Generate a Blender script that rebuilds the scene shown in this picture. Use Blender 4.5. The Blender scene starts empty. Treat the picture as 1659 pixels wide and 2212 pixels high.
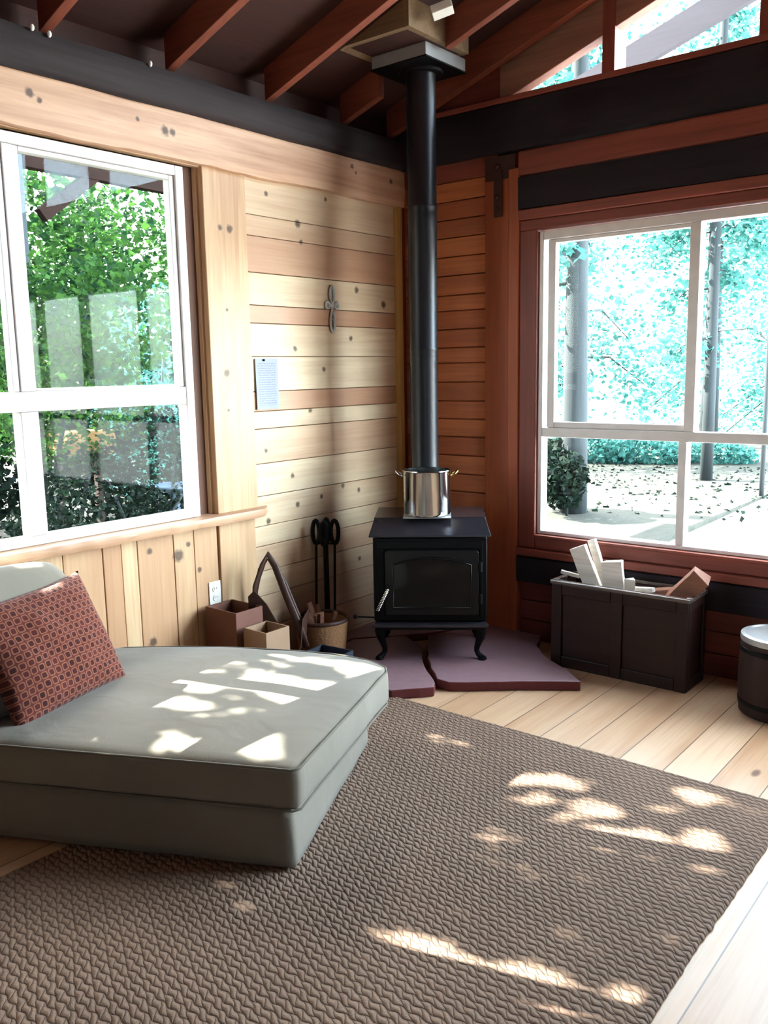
import bpy, bmesh, math, random
import numpy as np
from mathutils import Vector, Matrix, Euler, noise
random.seed(11)
RNG = np.random.default_rng(5)
sc = bpy.context.scene
COL = sc.collection
PI = math.pi

# ------------------------------------------------------------------ camera
CAM = Vector((3.318, -4.300, 1.550))
yaw, pitch, roll = 0.68163, 0.16066, -0.018485
cy_, sy_, cp_, sp_ = math.cos(yaw), math.sin(yaw), math.cos(pitch), math.sin(pitch)
fwd = Vector((-sy_*cp_, cy_*cp_, -sp_)); rgt = Vector((cy_, sy_, 0)); up = rgt.cross(fwd)
r2 = rgt*math.cos(roll) + up*math.sin(roll); u2 = -rgt*math.sin(roll) + up*math.cos(roll)
cam = bpy.data.cameras.new('camera'); cam_ob = bpy.data.objects.new('camera', cam); COL.objects.link(cam_ob)
m = Matrix((r2, u2, -fwd)).transposed().to_4x4(); m.translation = CAM; cam_ob.matrix_world = m
cam.sensor_fit = 'HORIZONTAL'; cam.sensor_width = 36; cam.lens = 1892.5/1659*36
cam.clip_start = .05; cam.clip_end = 300
sc.camera = cam_ob

# ------------------------------------------------------------------ world, sun, exposure
SUN = Vector((1.0, .30, -.85)).normalized()        # travel direction of the sunlight
w = bpy.data.worlds.new('world'); sc.world = w; w.use_nodes = True
nt = w.node_tree; bg = nt.nodes['Background']; bg.inputs['Strength'].default_value = 1.1
sky = nt.nodes.new('ShaderNodeTexSky'); sky.sky_type = 'NISHITA'; sky.sun_disc = False
sky.sun_elevation = math.radians(40); sky.sun_rotation = math.radians(287); sky.air_density = 1.0; sky.dust_density = 2.5; sky.ozone_density = 1.0
mixw = nt.nodes.new('ShaderNodeMix'); mixw.data_type = 'RGBA'; mixw.inputs['Factor'].default_value = .35
nt.links.new(sky.outputs[0], mixw.inputs['A']); mixw.inputs['B'].default_value = (7, 7.6, 8, 1)
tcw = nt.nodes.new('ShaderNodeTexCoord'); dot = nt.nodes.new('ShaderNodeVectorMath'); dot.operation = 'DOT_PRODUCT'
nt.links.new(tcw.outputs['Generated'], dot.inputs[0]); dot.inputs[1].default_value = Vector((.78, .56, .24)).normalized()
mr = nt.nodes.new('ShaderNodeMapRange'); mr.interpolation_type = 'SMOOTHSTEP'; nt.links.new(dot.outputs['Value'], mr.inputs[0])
mr.inputs[1].default_value = .76; mr.inputs[2].default_value = .97; mr.inputs[3].default_value = 1.0; mr.inputs[4].default_value = 3.5   # brighter sky lobe added for an open clearing to the north-east
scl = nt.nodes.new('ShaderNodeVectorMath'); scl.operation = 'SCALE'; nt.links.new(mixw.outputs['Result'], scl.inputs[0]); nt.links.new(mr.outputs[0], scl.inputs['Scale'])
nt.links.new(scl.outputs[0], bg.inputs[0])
sl = bpy.data.lights.new('sun', 'SUN'); sl.energy = 30; sl.angle = math.radians(.4); sl.color = (1, .96, .9)
so = bpy.data.objects.new('sun', sl); COL.objects.link(so); so.rotation_euler = SUN.to_track_quat('-Z', 'Y').to_euler(); so.location = (-8, -3, 8)
def portal(loc, size, rot):
    l = bpy.data.lights.new('window_portal', 'AREA'); l.shape = 'RECTANGLE'; l.size, l.size_y = size; l.cycles.is_portal = True
    o = bpy.data.objects.new('window_portal', l); COL.objects.link(o); o.location = loc; o.rotation_euler = rot
portal((-.15, -2.45, 1.68), (1.6, 1.6), Euler((0, -PI/2, 0)))
portal((2.85, .15, 1.44), (3.7, 1.6), Euler((-PI/2, 0, 0)))
portal((2.0, .15, 3.25), (2.6, .6), Euler((-PI/2, 0, 0)))
sc.view_settings.view_transform = 'Standard'; sc.view_settings.look = 'None'
sc.view_settings.gamma = 1; sc.view_settings.use_curve_mapping = False
sc.view_settings.exposure = 1.22

# ------------------------------------------------------------------ node helpers
def lin(c):
    return tuple((v/12.92 if v <= .04045 else ((v+.055)/1.055)**2.4) for v in [x/255 for x in c]) + (1,)
class NT:
    def __init__(s, name):
        s.m = bpy.data.materials.new(name); s.m.use_nodes = True; s.t = s.m.node_tree; s.n = s.t.nodes; s.b = s.n['Principled BSDF']
    def new(s, typ, **kw):
        n = s.n.new(typ)
        for k, v in kw.items(): setattr(n, k, v)
        return n
    def link(s, a, b): s.t.links.new(a, b)
    def val(s, inp, v):
        if hasattr(v, 'is_output') or isinstance(v, bpy.types.NodeSocket): s.link(v, inp)
        else: inp.default_value = v
    def math(s, op, a, b=0.0, c=0.0, clamp=False):
        n = s.new('ShaderNodeMath', operation=op, use_clamp=clamp)
        s.val(n.inputs[0], a); s.val(n.inputs[1], b); s.val(n.inputs[2], c); return n.outputs[0]
    def vmath(s, op, a, b=(0, 0, 0)):
        n = s.new('ShaderNodeVectorMath', operation=op); s.val(n.inputs[0], a); s.val(n.inputs[1], b)
        return n.outputs['Value'] if op in ('DISTANCE', 'LENGTH') else n.outputs[0]
    def mix(s, f, a, b, blend='MIX'):
        n = s.new('ShaderNodeMix', data_type='RGBA', blend_type=blend)
        s.val(n.inputs['Factor'], f); s.val(n.inputs['A'], a); s.val(n.inputs['B'], b); return n.outputs['Result']
    def ramp(s, f, stops):
        n = s.new('ShaderNodeValToRGB'); s.link(f, n.inputs[0]); e = n.color_ramp.elements
        e[0].position, e[0].color = stops[0][0], stops[0][1]; e[1].position, e[1].color = stops[-1][0], stops[-1][1]
        for p, c in stops[1:-1]: x = e.new(p); x.color = c
        return n.outputs[0]
    def rng(s, v, a, b, c=0.0, d=1.0):
        n = s.new('ShaderNodeMapRange'); s.val(n.inputs[0], v); n.inputs[1].default_value = a; n.inputs[2].default_value = b
        n.inputs[3].default_value = c; n.inputs[4].default_value = d; return n.outputs[0]
    def noise(s, v, scale, detail=3, rough=.5, dist=0):
        n = s.new('ShaderNodeTexNoise'); s.link(v, n.inputs['Vector']); n.inputs['Scale'].default_value = scale
        n.inputs['Detail'].default_value = detail; n.inputs['Roughness'].default_value = rough; n.inputs['Distortion'].default_value = dist
        return n.outputs['Fac']
    def coord(s): return s.new('ShaderNodeTexCoord').outputs['Object']
    def bump(s, h, strength=.3, dist=.01):
        n = s.new('ShaderNodeBump'); s.link(h, n.inputs['Height']); n.inputs['Strength'].default_value = strength; n.inputs['Distance'].default_value = dist
        s.link(n.outputs[0], s.b.inputs['Normal'])
    def tone(s):
        a = s.new('ShaderNodeAttribute', attribute_name='tone'); return a.outputs['Fac']

def plain(name, c, rough=.6, metal=0.0, spec=.5, bump=None):
    k = NT(name); b = k.b
    b.inputs['Base Color'].default_value = lin(c); b.inputs['Roughness'].default_value = rough; b.inputs['Metallic'].default_value = metal
    b.inputs['Specular IOR Level'].default_value = spec
    co = k.coord(); n = k.noise(co, bump[0] if bump else 14, 4)
    k.link(k.mix(k.rng(n, .3, .7, 0, .25), lin(c), lin(tuple(v*.75 for v in c))), b.inputs['Base Color'])
    if bump: k.bump(n, bump[1], .004)
    return k.m

def wood(name, light, mid, dark, axis, rough=.5, knots=(), knot_plane=None, knot_amt=.5, grain=1.0, spec=.4, bump=.25, streak=1.0):
    """light/mid/dark sRGB; axis = grain axis 0/1/2; tone attribute picks light->mid per board."""
    k = NT(name); co = k.coord(); t = k.tone()
    off = k.math('MULTIPLY', t, 37.3)
    cmb = k.new('ShaderNodeCombineXYZ')
    for i in range(3): k.link(off, cmb.inputs[i])
    v = k.vmath('ADD', co, cmb.outputs[0])
    sc_ = [9.0, 9.0, 9.0]; sc_[axis] = .8
    vs = k.vmath('MULTIPLY', v, tuple(s*grain for s in sc_))
    n1 = k.noise(vs, 1.0, 5, .6, .6)
    vf = [70.0, 70.0, 70.0]; vf[axis] = 2.0
    n2 = k.noise(k.vmath('MULTIPLY', v, tuple(s*grain for s in vf)), 1.0, 2)
    broad = k.noise(v, 1.7, 2)
    base = k.mix(t, lin(light), lin(mid))
    f1 = k.math('MULTIPLY', k.rng(n1, .42, .68), .55*streak)
    c = k.mix(f1, base, k.mix(.5, lin(mid), lin(dark)))
    c = k.mix(k.math('MULTIPLY', k.rng(n2, .45, .75), .30*streak), c, lin(dark))
    c = k.mix(k.math('MULTIPLY', k.rng(broad, .35, .7), .22), c, lin(mid))
    kn = None
    if knot_amt > 0:
        ks = [2.6, 2.6, 2.6]; ks[axis] = 1.7
        vo = k.new('ShaderNodeTexVoronoi'); k.link(k.vmath('MULTIPLY', v, tuple(ks)), vo.inputs['Vector']); vo.inputs['Scale'].default_value = 1.6
        sep = k.new('ShaderNodeSeparateColor'); k.link(vo.outputs['Color'], sep.inputs[0])
        keep = k.math('LESS_THAN', sep.outputs[0], knot_amt)
        kn = k.math('MULTIPLY', k.rng(vo.outputs['Distance'], .045, .09, 1, 0), keep)
    if knots:
        sx = k.new('ShaderNodeSeparateXYZ'); k.link(co, sx.inputs[0]); cm = k.new('ShaderNodeCombineXYZ')
        k.link(sx.outputs[knot_plane[0]], cm.inputs[0]); k.link(sx.outputs[knot_plane[1]], cm.inputs[1])
        wob = k.noise(co, 60, 2); 
        for (a, b, r) in knots:
            r *= 1.15
            d = k.vmath('DISTANCE', cm.outputs[0], (a, b, 0))
            f = k.rng(k.math('MULTIPLY', d, k.math('ADD', wob, .5)), r*.6, r*1.25, 1, 0)
            kn = f if kn is None else k.math('MAXIMUM', kn, f)
    if kn is not None: c = k.mix(k.math('MULTIPLY', kn, .85), c, lin(tuple(x*.42 for x in dark)))
    k.link(c, k.b.inputs['Base Color']); k.b.inputs['Roughness'].default_value = rough; k.b.inputs['Specular IOR Level'].default_value = spec
    k.bump(n1, bump, .006)
    return k.m

KL = [(-1.1, 2.43, .011), (-.66, 2.46, .011), (-.88, 2.31, .018), (-.86, 2.22, .011), (-.42, 2.0, .016), (-.18, 1.93, .018), (-.48, 1.73, .013),
      (-.93, 1.67, .013), (-.71, 1.56, .013), (-.83, 1.34, .012), (-1.17, 1.15, .01), (-.98, 1.0, .012), (-.58, .9, .013), (-.44, .86, .013), (-.76, .86, .012), (-.95, .84, .014), (-1.17, .78, .014), (-.45, .45, .012)]
M = {}
M['pine_h'] = wood('pale_pine_horizontal', (226, 204, 168), (180, 128, 96), (156, 104, 66), 1, .45, KL, (1, 2), .0, streak=.65)
M['pine_v'] = wood('pale_pine_vertical', (212, 180, 138), (178, 128, 90), (146, 98, 62), 2, .45, [(-1.92, .75, .013), (-1.76, .7, .026), (-1.7, .745, .012), (-1.64, .61, .012), (-1.93, .32, .02), (-1.42, 1.55, .018), (-1.42, 2.23, .012), (-1.36, 2.23, .016), (-1.42, 1.37, .008), (-1.4, 1.85, .008)], (1, 2), .0)
M['pine_trim'] = wood('pale_pine_header', (216, 176, 142), (186, 136, 102), (128, 76, 46), 1, .5, [(-2.37, 2.62, .016), (-2.33, 2.6, .01), (-1.74, 2.6, .018), (-1.70, 2.6, .014), (-1.88, 2.62, .009), (-.49, 2.65, .012), (-.15, 2.62, .012), (-.46, 2.62, .008)], (1, 2), .0)
M['pine_edge'] = wood('yellow_pine_trim', (206, 166, 96), (176, 128, 70), (120, 80, 44), 2, .5, knot_amt=.2)
M['orange_h'] = wood('orange_cedar_horizontal', (196, 116, 66), (162, 84, 48), (84, 40, 24), 0, .5, knot_amt=.25)
M['orange_v'] = wood('orange_cedar_vertical', (178, 92, 52), (150, 74, 46), (104, 50, 34), 2, .5, knot_amt=.1)
M['redwood'] = wood('red_brown_redwood', (150, 76, 58), (114, 54, 42), (60, 28, 22), 0, .55, knot_amt=.1)
M['redwood_v'] = wood('red_brown_redwood_upright', (146, 74, 56), (110, 52, 42), (56, 28, 22), 2, .5, knot_amt=.1)
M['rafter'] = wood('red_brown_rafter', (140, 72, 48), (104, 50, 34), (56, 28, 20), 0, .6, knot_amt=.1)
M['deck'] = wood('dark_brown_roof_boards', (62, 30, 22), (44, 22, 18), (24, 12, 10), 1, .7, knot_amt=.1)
M['beam_y'] = wood('charred_black_beam', (58, 50, 50), (42, 37, 38), (22, 20, 22), 1, .7, knot_amt=.1, bump=.6, spec=.12)
M['beam_x'] = wood('charred_black_beam_gable', (48, 42, 46), (36, 32, 36), (20, 18, 22), 0, .7, knot_amt=.1, bump=.6, spec=.12)
M['gable_board'] = wood('grey_brown_gable_board', (150, 104, 84), (122, 80, 64), (80, 48, 38), 0, .6, knot_amt=.1)
M['chasewood'] = wood('weathered_brown_chase_boards', (128, 104, 74), (104, 80, 56), (66, 48, 34), 0, .75, knot_amt=.1)
M['rust_iron'] = plain('rusty_brown_iron', (66, 42, 34), .6, 0, .3)
M['brown_gap'] = wood('dark_brown_jamb', (112, 70, 44), (90, 54, 34), (60, 34, 22), 2, .6, knot_amt=.0)
M['trunk_wood'] = wood('dark_stained_chest_wood', (48, 30, 25), (38, 24, 20), (22, 14, 12), 0, .45, knot_amt=.1, spec=.2)
M['rim_wood'] = wood('shiny_rim_highlight', (92, 76, 68), (80, 64, 56), (50, 38, 34), 0, .22, knot_amt=0, spec=.8)  # lighter rim colour paints in the gloss highlight along the chest edge
M['split_wood'] = wood('split_firewood', (244, 236, 224), (228, 212, 188), (150, 118, 88), 0, .8, knot_amt=.1, bump=.8)
M['bark_wood'] = wood('brown_split_log', (140, 92, 70), (112, 70, 54), (66, 40, 30), 0, .8, knot_amt=.1, bump=.8)
M['vinyl'] = plain('white_vinyl', (232, 226, 222), .35)
M['iron'] = plain('black_cast_iron', (12, 11, 12), .55, 0, .12, (90, .15))
M['iron_shiny'] = plain('black_stove_enamel', (11, 10, 11), .3, 0, .25)
M['stovetop'] = plain('grey_black_stove_top', (60, 58, 64), .22, .55, .5)
M['pipe'] = plain('black_stove_pipe', (24, 24, 28), .38, .2, .4)
M['steel'] = plain('polished_steel', (205, 205, 205), .12, 1.0)
M['chrome'] = plain('bright_chrome', (225, 222, 215), .18, 1.0)
M['silver'] = plain('pewter_silver', (196, 196, 190), .45, .1)
M['brass'] = plain('brass_tinted_handle', (200, 160, 90), .25, 1.0)
M['galv'] = plain('galvanised_pale_metal', (170, 172, 172), .35, .5)
M['plastic'] = plain('white_plastic', (236, 232, 220), .4)
M['stone'] = plain('red_flagstone', (142, 112, 118), .38, 0, .5, (22, .5))
M['stone_edge'] = plain('dark_red_stone_edge', (98, 44, 42), .8, 0, .3, (40, .6))
M['leather'] = plain('dark_brown_leather', (64, 38, 28), .5, 0, .4, (60, .3))
M['cardboard'] = plain('brown_cardboard', (112, 70, 54), .8)
M['cardboard2'] = plain('tan_cardboard', (150, 118, 90), .8)
M['navy'] = plain('dark_navy_plastic', (34, 40, 52), .5)
M['straw'] = plain('tan_basket', (150, 108, 72), .8, 0, .3, (80, .8))
M['glassblack'] = plain('sooty_stove_glass', (14, 13, 12), .1, 0, .3)
M['barrel'] = wood('dark_barrel_staves', (50, 32, 28), (40, 26, 22), (22, 14, 12), 2, .6, knot_amt=0, spec=.2)
M['bark'] = wood('tree_bark', (40, 48, 50), (32, 38, 40), (18, 22, 24), 2, .9, knot_amt=.1, bump=1)
M['bark_pale'] = wood('pale_tree_bark', (190, 185, 178), (150, 145, 140), (90, 84, 80), 2, .9, knot_amt=.1, bump=1)
M['graywood'] = wood('weathered_grey_wood', (44, 40, 48), (38, 34, 42), (28, 26, 32), 0, .8, knot_amt=0)
M['porch'] = wood('brown_porch_wood', (62, 40, 32), (48, 30, 25), (28, 18, 16), 1, .7, knot_amt=.1)
M['clay'] = plain('dark_clay', (70, 62, 54), .7, 0, .3, (20, .3))
M['porch_out'] = wood('dark_porch_timber', (34, 24, 20), (28, 19, 16), (16, 11, 10), 1, .9, knot_amt=0, spec=.05)
M['orangepaint'] = plain('orange_planter_paint', (150, 112, 60), .7)
M['bluepaint'] = plain('pale_blue_paint', (120, 150, 176), .6)

# fabric
def fabric(name, c, c2, scale=900, rough=.95):
    k = NT(name); co = k.coord()
    wv = k.new('ShaderNodeTexWave', bands_direction='X'); k.link(co, wv.inputs[0]); wv.inputs['Scale'].default_value = scale/6
    big = k.noise(co, 3, 3)
    k.link(k.mix(k.rng(big, .3, .7, 0, .6), lin(c), lin(c2)), k.b.inputs['Base Color'])
    k.b.inputs['Roughness'].default_value = rough; k.b.inputs['Specular IOR Level'].default_value = .15
    k.b.inputs['Sheen Weight'].default_value = .15
    fine = k.noise(co, 260, 2); wr = k.noise(co, 5, 2, .5, .8)
    k.bump(k.math('ADD', k.math('MULTIPLY', fine, .08), wr), .3, .02)
    return k.m
M['linen'] = fabric('grey_green_linen', (132, 124, 110), (120, 112, 98))
M['linen_pipe'] = fabric('linen_piping', (112, 106, 92), (104, 98, 86))

def pillow_mat():
    k = NT('rust_lattice_velvet'); co = k.coord(); sx = k.new('ShaderNodeSeparateXYZ'); k.link(co, sx.inputs[0])
    u = k.math('ADD', sx.outputs[0], k.math('MULTIPLY', k.noise(co, 9, 2), .02)); v = k.math('ADD', sx.outputs[2], k.math('MULTIPLY', k.noise(co, 7, 2), .02))
    S = 33.0
    us = k.math('MULTIPLY', u, S); vs = k.math('MULTIPLY', v, S)
    fu = k.math('ABSOLUTE', k.math('SUBTRACT', k.math('FRACT', us), .5)); fv = k.math('ABSOLUTE', k.math('SUBTRACT', k.math('FRACT', vs), .5))
    cm = k.new('ShaderNodeCombineXYZ'); k.link(k.math('FLOOR', us), cm.inputs[0]); k.link(k.math('FLOOR', vs), cm.inputs[1])
    wn = k.new('ShaderNodeTexWhiteNoise'); k.link(cm.outputs[0], wn.inputs['Vector'])
    d = k.math('POWER', k.math('ADD', k.math('POWER', fu, 4.0), k.math('POWER', fv, 4.0)), .25)
    ring = k.math('MULTIPLY', k.math('GREATER_THAN', d, .30), k.math('LESS_THAN', d, .44))
    inside = k.math('LESS_THAN', d, .30)
    red = k.mix(k.math('MULTIPLY', wn.outputs['Value'], .75), lin((52, 18, 17)), lin((88, 36, 30)))
    c = k.mix(inside, lin((88, 40, 32)), red)
    c = k.mix(ring, c, lin((134, 80, 60)))
    k.link(c, k.b.inputs['Base Color']); k.b.inputs['Roughness'].default_value = .9; k.b.inputs['Specular IOR Level'].default_value = .2
    k.b.inputs['Sheen Weight'].default_value = .1
    k.bump(k.math('ADD', ring, k.math('MULTIPLY', k.noise(co, 14, 3), .8)), .5, .008)
    return k.m
M['pillow'] = pillow_mat()

def rug_mat():
    k = NT('woven_jute'); co = k.coord(); sx = k.new('ShaderNodeSeparateXYZ'); k.link(co, sx.inputs[0])
    wob = k.math('MULTIPLY', k.math('SUBTRACT', k.noise(co, 3, 3), .5), .03)
    X = sx.outputs[0]; Y = k.math('ADD', k.math('ADD', sx.outputs[1], wob), k.math('MULTIPLY', k.math('SINE', k.math('ADD', k.math('MULTIPLY', X, 2*PI/.048), k.math('MULTIPLY', k.noise(co, 5, 2), 5))), .0034))
    row = k.math('MULTIPLY', Y, 1/.025)
    odd = k.math('MULTIPLY', k.math('FRACT', k.math('MULTIPLY', k.math('FLOOR', row), .5)), 1.0)
    fr = k.math('FRACT', row)
    # slanting stitches in every row
    xs = k.math('ADD', k.math('MULTIPLY', X, 1/.030), k.math('MULTIPLY', fr, .9))
    xs = k.math('ADD', xs, odd)
    hs = k.math('ABSOLUTE', k.math('SINE', k.math('MULTIPLY', xs, PI)))
    hr = k.math('SINE', k.math('MULTIPLY', fr, PI))
    h = k.math('MULTIPLY', k.math('POWER', hr, .55), k.math('POWER', hs, .28))
    fib = k.noise(k.vmath('MULTIPLY', co, (1, 1, 1)), 240, 2)
    patch = k.noise(co, 2.2, 3)
    c = k.mix(k.rng(patch, .3, .7, 0, .7), lin((146, 122, 104)), lin((126, 104, 88)))
    c = k.mix(k.rng(fib, .35, .75, 0, .45), c, lin((102, 76, 58)))
    c = k.mix(k.rng(h, .10, .75, .7, 0), c, lin((62, 44, 34)))
    k.link(c, k.b.inputs['Base Color']); k.b.inputs['Roughness'].default_value = .85; k.b.inputs['Specular IOR Level'].default_value = .25
    k.bump(k.math('ADD', h, k.math('MULTIPLY', fib, .25)), .6, .012)
    return k.m
M['rug'] = rug_mat()

def floor_mat():
    k = NT('pine_floor_planks'); co = k.coord(); sx = k.new('ShaderNodeSeparateXYZ'); k.link(co, sx.inputs[0])
    W = .178
    px = k.math('DIVIDE', sx.outputs[0], W); idx = k.math('FLOOR', px); fr = k.math('FRACT', px)
    wn = k.new('ShaderNodeTexWhiteNoise', noise_dimensions='1D'); k.link(idx, wn.inputs['W'])
    cm = k.new('ShaderNodeCombineXYZ'); k.link(k.math('MULTIPLY', wn.outputs['Value'], 31), cm.inputs[1]); k.link(k.math('MULTIPLY', idx, 3.7), cm.inputs[2])
    v = k.vmath('ADD', co, cm.outputs[0])
    n1 = k.noise(k.vmath('MULTIPLY', v, (13, .8, 1)), 1, 5, .6, .5)
    n2 = k.noise(k.vmath('MULTIPLY', v, (90, 2.2, 1)), 1, 2)
    c = k.mix(wn.outputs['Value'], lin((222, 190, 156)), lin((200, 162, 126)))
    c = k.mix(k.rng(n1, .42, .7, 0, .55), c, lin((180, 130, 90)))
    c = k.mix(k.rng(n2, .5, .8, 0, .3), c, lin((150, 104, 70)))
    vo = k.new('ShaderNodeTexVoronoi'); k.link(k.vmath('MULTIPLY', v, (5.6, 2.4, 1)), vo.inputs['Vector']); vo.inputs['Scale'].default_value = .9
    sep = k.new('ShaderNodeSeparateColor'); k.link(vo.outputs['Color'], sep.inputs[0])
    kn = k.math('MULTIPLY', k.rng(vo.outputs['Distance'], .05, .1, 1, 0), k.math('LESS_THAN', sep.outputs[0], .4))
    c = k.mix(k.math('MULTIPLY', kn, .8), c, lin((84, 48, 30)))
    gap = k.math('MULTIPLY', k.math('GREATER_THAN', k.math('ABSOLUTE', k.math('SUBTRACT', fr, .5)), .487), 1.0)
    c = k.mix(k.math('MULTIPLY', gap, .8), c, lin((60, 36, 24)))
    k.link(c, k.b.inputs['Base Color']); k.b.inputs['Roughness'].default_value = .30; k.b.inputs['Specular IOR Level'].default_value = .5
    k.b.inputs['Coat Weight'].default_value = .35; k.b.inputs['Coat Roughness'].default_value = .22
    k.bump(k.math('SUBTRACT', k.math('MULTIPLY', n1, .2), gap), .25, .004)
    return k.m
M['floor'] = floor_mat()

def glass_mat():
    k = NT('window_glass'); k.n.remove(k.b)
    tr = k.new('ShaderNodeBsdfTransparent'); tr.inputs[0].default_value = (.95, .98, .97, 1)
    gl = k.new('ShaderNodeBsdfGlossy'); gl.inputs['Roughness'].default_value = .02
    lw = k.new('ShaderNodeLayerWeight'); lw.inputs[0].default_value = .5; fac = k.math('ADD', k.math('MULTIPLY', k.math('POWER', lw.outputs['Facing'], 5.0), .4), .007)
    mx = k.new('ShaderNodeMixShader'); k.link(fac, mx.inputs[0]); k.link(tr.outputs[0], mx.inputs[1]); k.link(gl.outputs[0], mx.inputs[2])
    k.link(mx.outputs[0], k.n['Material Output'].inputs[0]); return k.m
M['glass'] = glass_mat()

def leaf_mat(name, c1, c2, trans=.45):
    k = NT(name); k.n.remove(k.b); t = k.tone()
    c = k.mix(t, lin(c1), lin(c2))
    d = k.new('ShaderNodeBsdfPrincipled'); d.inputs['Roughness'].default_value = .8; d.inputs['Specular IOR Level'].default_value = .15; k.link(c, d.inputs['Base Color'])
    tl = k.new('ShaderNodeBsdfTranslucent'); k.link(c, tl.inputs[0])
    mx = k.new('ShaderNodeMixShader'); mx.inputs[0].default_value = trans; k.link(d.outputs[0], mx.inputs[1]); k.link(tl.outputs[0], mx.inputs[2])
    k.link(mx.outputs[0], k.n['Material Output'].inputs[0]); return k.m
M['leaf'] = leaf_mat('maple_leaves', (16, 44, 26), (56, 92, 36))
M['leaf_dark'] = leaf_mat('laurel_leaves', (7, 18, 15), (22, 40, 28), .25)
M['leaf_teal'] = leaf_mat('conifer_leaves', (40, 92, 86), (84, 140, 130), .35)
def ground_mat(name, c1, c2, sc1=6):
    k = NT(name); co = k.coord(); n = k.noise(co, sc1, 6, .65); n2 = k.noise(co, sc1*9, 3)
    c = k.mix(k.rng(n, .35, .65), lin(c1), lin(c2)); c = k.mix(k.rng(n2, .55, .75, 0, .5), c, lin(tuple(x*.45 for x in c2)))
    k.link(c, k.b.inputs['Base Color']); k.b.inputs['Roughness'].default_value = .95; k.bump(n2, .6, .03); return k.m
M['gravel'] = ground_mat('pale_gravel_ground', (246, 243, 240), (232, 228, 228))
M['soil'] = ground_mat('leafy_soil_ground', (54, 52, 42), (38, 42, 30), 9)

# ------------------------------------------------------------------ mesh helpers
def newbm():
    bm = bmesh.new(); bm.faces.layers.float.new('tone'); return bm
def setf(bm, faces, tone, mi=0):
    l = bm.faces.layers.float['tone']
    for f in faces: f[l] = tone; f.material_index = mi
def bx(bm, x0, x1, y0, y1, z0, z1, tone=0.0, mat=None, mi=0):
    vs = [bm.verts.new((x, y, z)) for x in (x0, x1) for y in (y0, y1) for z in (z0, z1)]
    if mat is not None:
        for v in vs: v.co = mat @ v.co
    q = [(0, 1, 3, 2), (4, 6, 7, 5), (0, 4, 5, 1), (2, 3, 7, 6), (0, 2, 6, 4), (1, 5, 7, 3)]
    fs = [bm.faces.new([vs[i] for i in a]) for a in q]
    setf(bm, fs, tone, mi); return vs
def tube(bm, pts, rad, seg=10, tone=0.0, closed=False, cap=True, mi=0, flat=None):
    pts = [Vector(p) for p in pts]; n = len(pts)
    rads = rad if isinstance(rad, (list, tuple)) else [rad]*n
    rings = []; up0 = None
    for i, p in enumerate(pts):
        a = pts[(i-1) % n] if (closed or i > 0) else p; b = pts[(i+1) % n] if (closed or i < n-1) else p
        t = (b-a).normalized()
        if up0 is None: up0 = Vector((0, 0, 1)) if abs(t.z) < .9 else Vector((1, 0, 0))
        s = t.cross(up0).normalized(); u = s.cross(t).normalized(); up0 = u
        r = rads[i]
        rings.append([bm.verts.new(p + s*math.cos(2*PI*j/seg)*r*(flat[0] if flat else 1) + u*math.sin(2*PI*j/seg)*r*(flat[1] if flat else 1)) for j in range(seg)])
    fs = []
    for i in range(n if closed else n-1):
        A, B = rings[i], rings[(i+1) % n]
        for j in range(seg): fs.append(bm.faces.new((A[j], A[(j+1) % seg], B[(j+1) % seg], B[j])))
    if cap and not closed: fs.append(bm.faces.new(rings[0][::-1])); fs.append(bm.faces.new(rings[-1]))
    setf(bm, fs, tone, mi)
def lathe(bm, prof, c=(0, 0, 0), seg=40, tone=0.0, mi=0, mat=None):
    c = Vector(c); rings = []
    for r, z in prof:
        ring = []
        for j in range(seg):
            p = Vector((r*math.cos(2*PI*j/seg), r*math.sin(2*PI*j/seg), z))
            if mat is not None: p = mat @ p
            ring.append(bm.verts.new(p+c))
        rings.append(ring)
    fs = []
    for i in range(len(rings)-1):
        for j in range(seg): fs.append(bm.faces.new((rings[i][j], rings[i][(j+1) % seg], rings[i+1][(j+1) % seg], rings[i+1][j])))
    fs.append(bm.faces.new(rings[0][::-1])); fs.append(bm.faces.new(rings[-1])); setf(bm, fs, tone, mi)
def prism(bm, poly, z0, z1, tone=0.0, mat=None, mi_top=0, mi_side=0):
    lo = [Vector((x, y, z0)) for x, y in poly]; hi = [Vector((x, y, z1)) for x, y in poly]
    if mat is not None: lo = [mat @ v for v in lo]; hi = [mat @ v for v in hi]
    lo = [bm.verts.new(v) for v in lo]; hi = [bm.verts.new(v) for v in hi]; n = len(poly)
    f = [bm.faces.new(lo[::-1]), bm.faces.new(hi)]; setf(bm, f, tone, mi_top)
    g = [bm.faces.new((lo[i], lo[(i+1) % n], hi[(i+1) % n], hi[i])) for i in range(n)]; setf(bm, g, tone, mi_side)
def obj(name, bm, mats, parent=None, bevel=0, seg=2, smooth=False, angle=40):
    bmesh.ops.recalc_face_normals(bm, faces=bm.faces)
    me = bpy.data.meshes.new(name); bm.to_mesh(me); bm.free()
    for mt in (mats if isinstance(mats, (list, tuple)) else [mats]): me.materials.append(M[mt] if isinstance(mt, str) else mt)
    o = bpy.data.objects.new(name, me); COL.objects.link(o)
    if parent is not None: o.parent = parent
    if smooth:
        for p in me.polygons: p.use_smooth = True
        if smooth != 'all':
            md = o.modifiers.new('ws', 'EDGE_SPLIT'); md.split_angle = math.radians(angle)
    if bevel:
        md = o.modifiers.new('bev', 'BEVEL'); md.width = bevel; md.segments = seg; md.limit_method = 'ANGLE'; md.angle_limit = math.radians(35)
    return o
def tag(o, label=None, cat=None, group=None, kind=None):
    if label: o['label'] = label
    if cat: o['category'] = cat
    if group: o['group'] = group
    if kind: o['kind'] = kind
    return o
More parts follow.
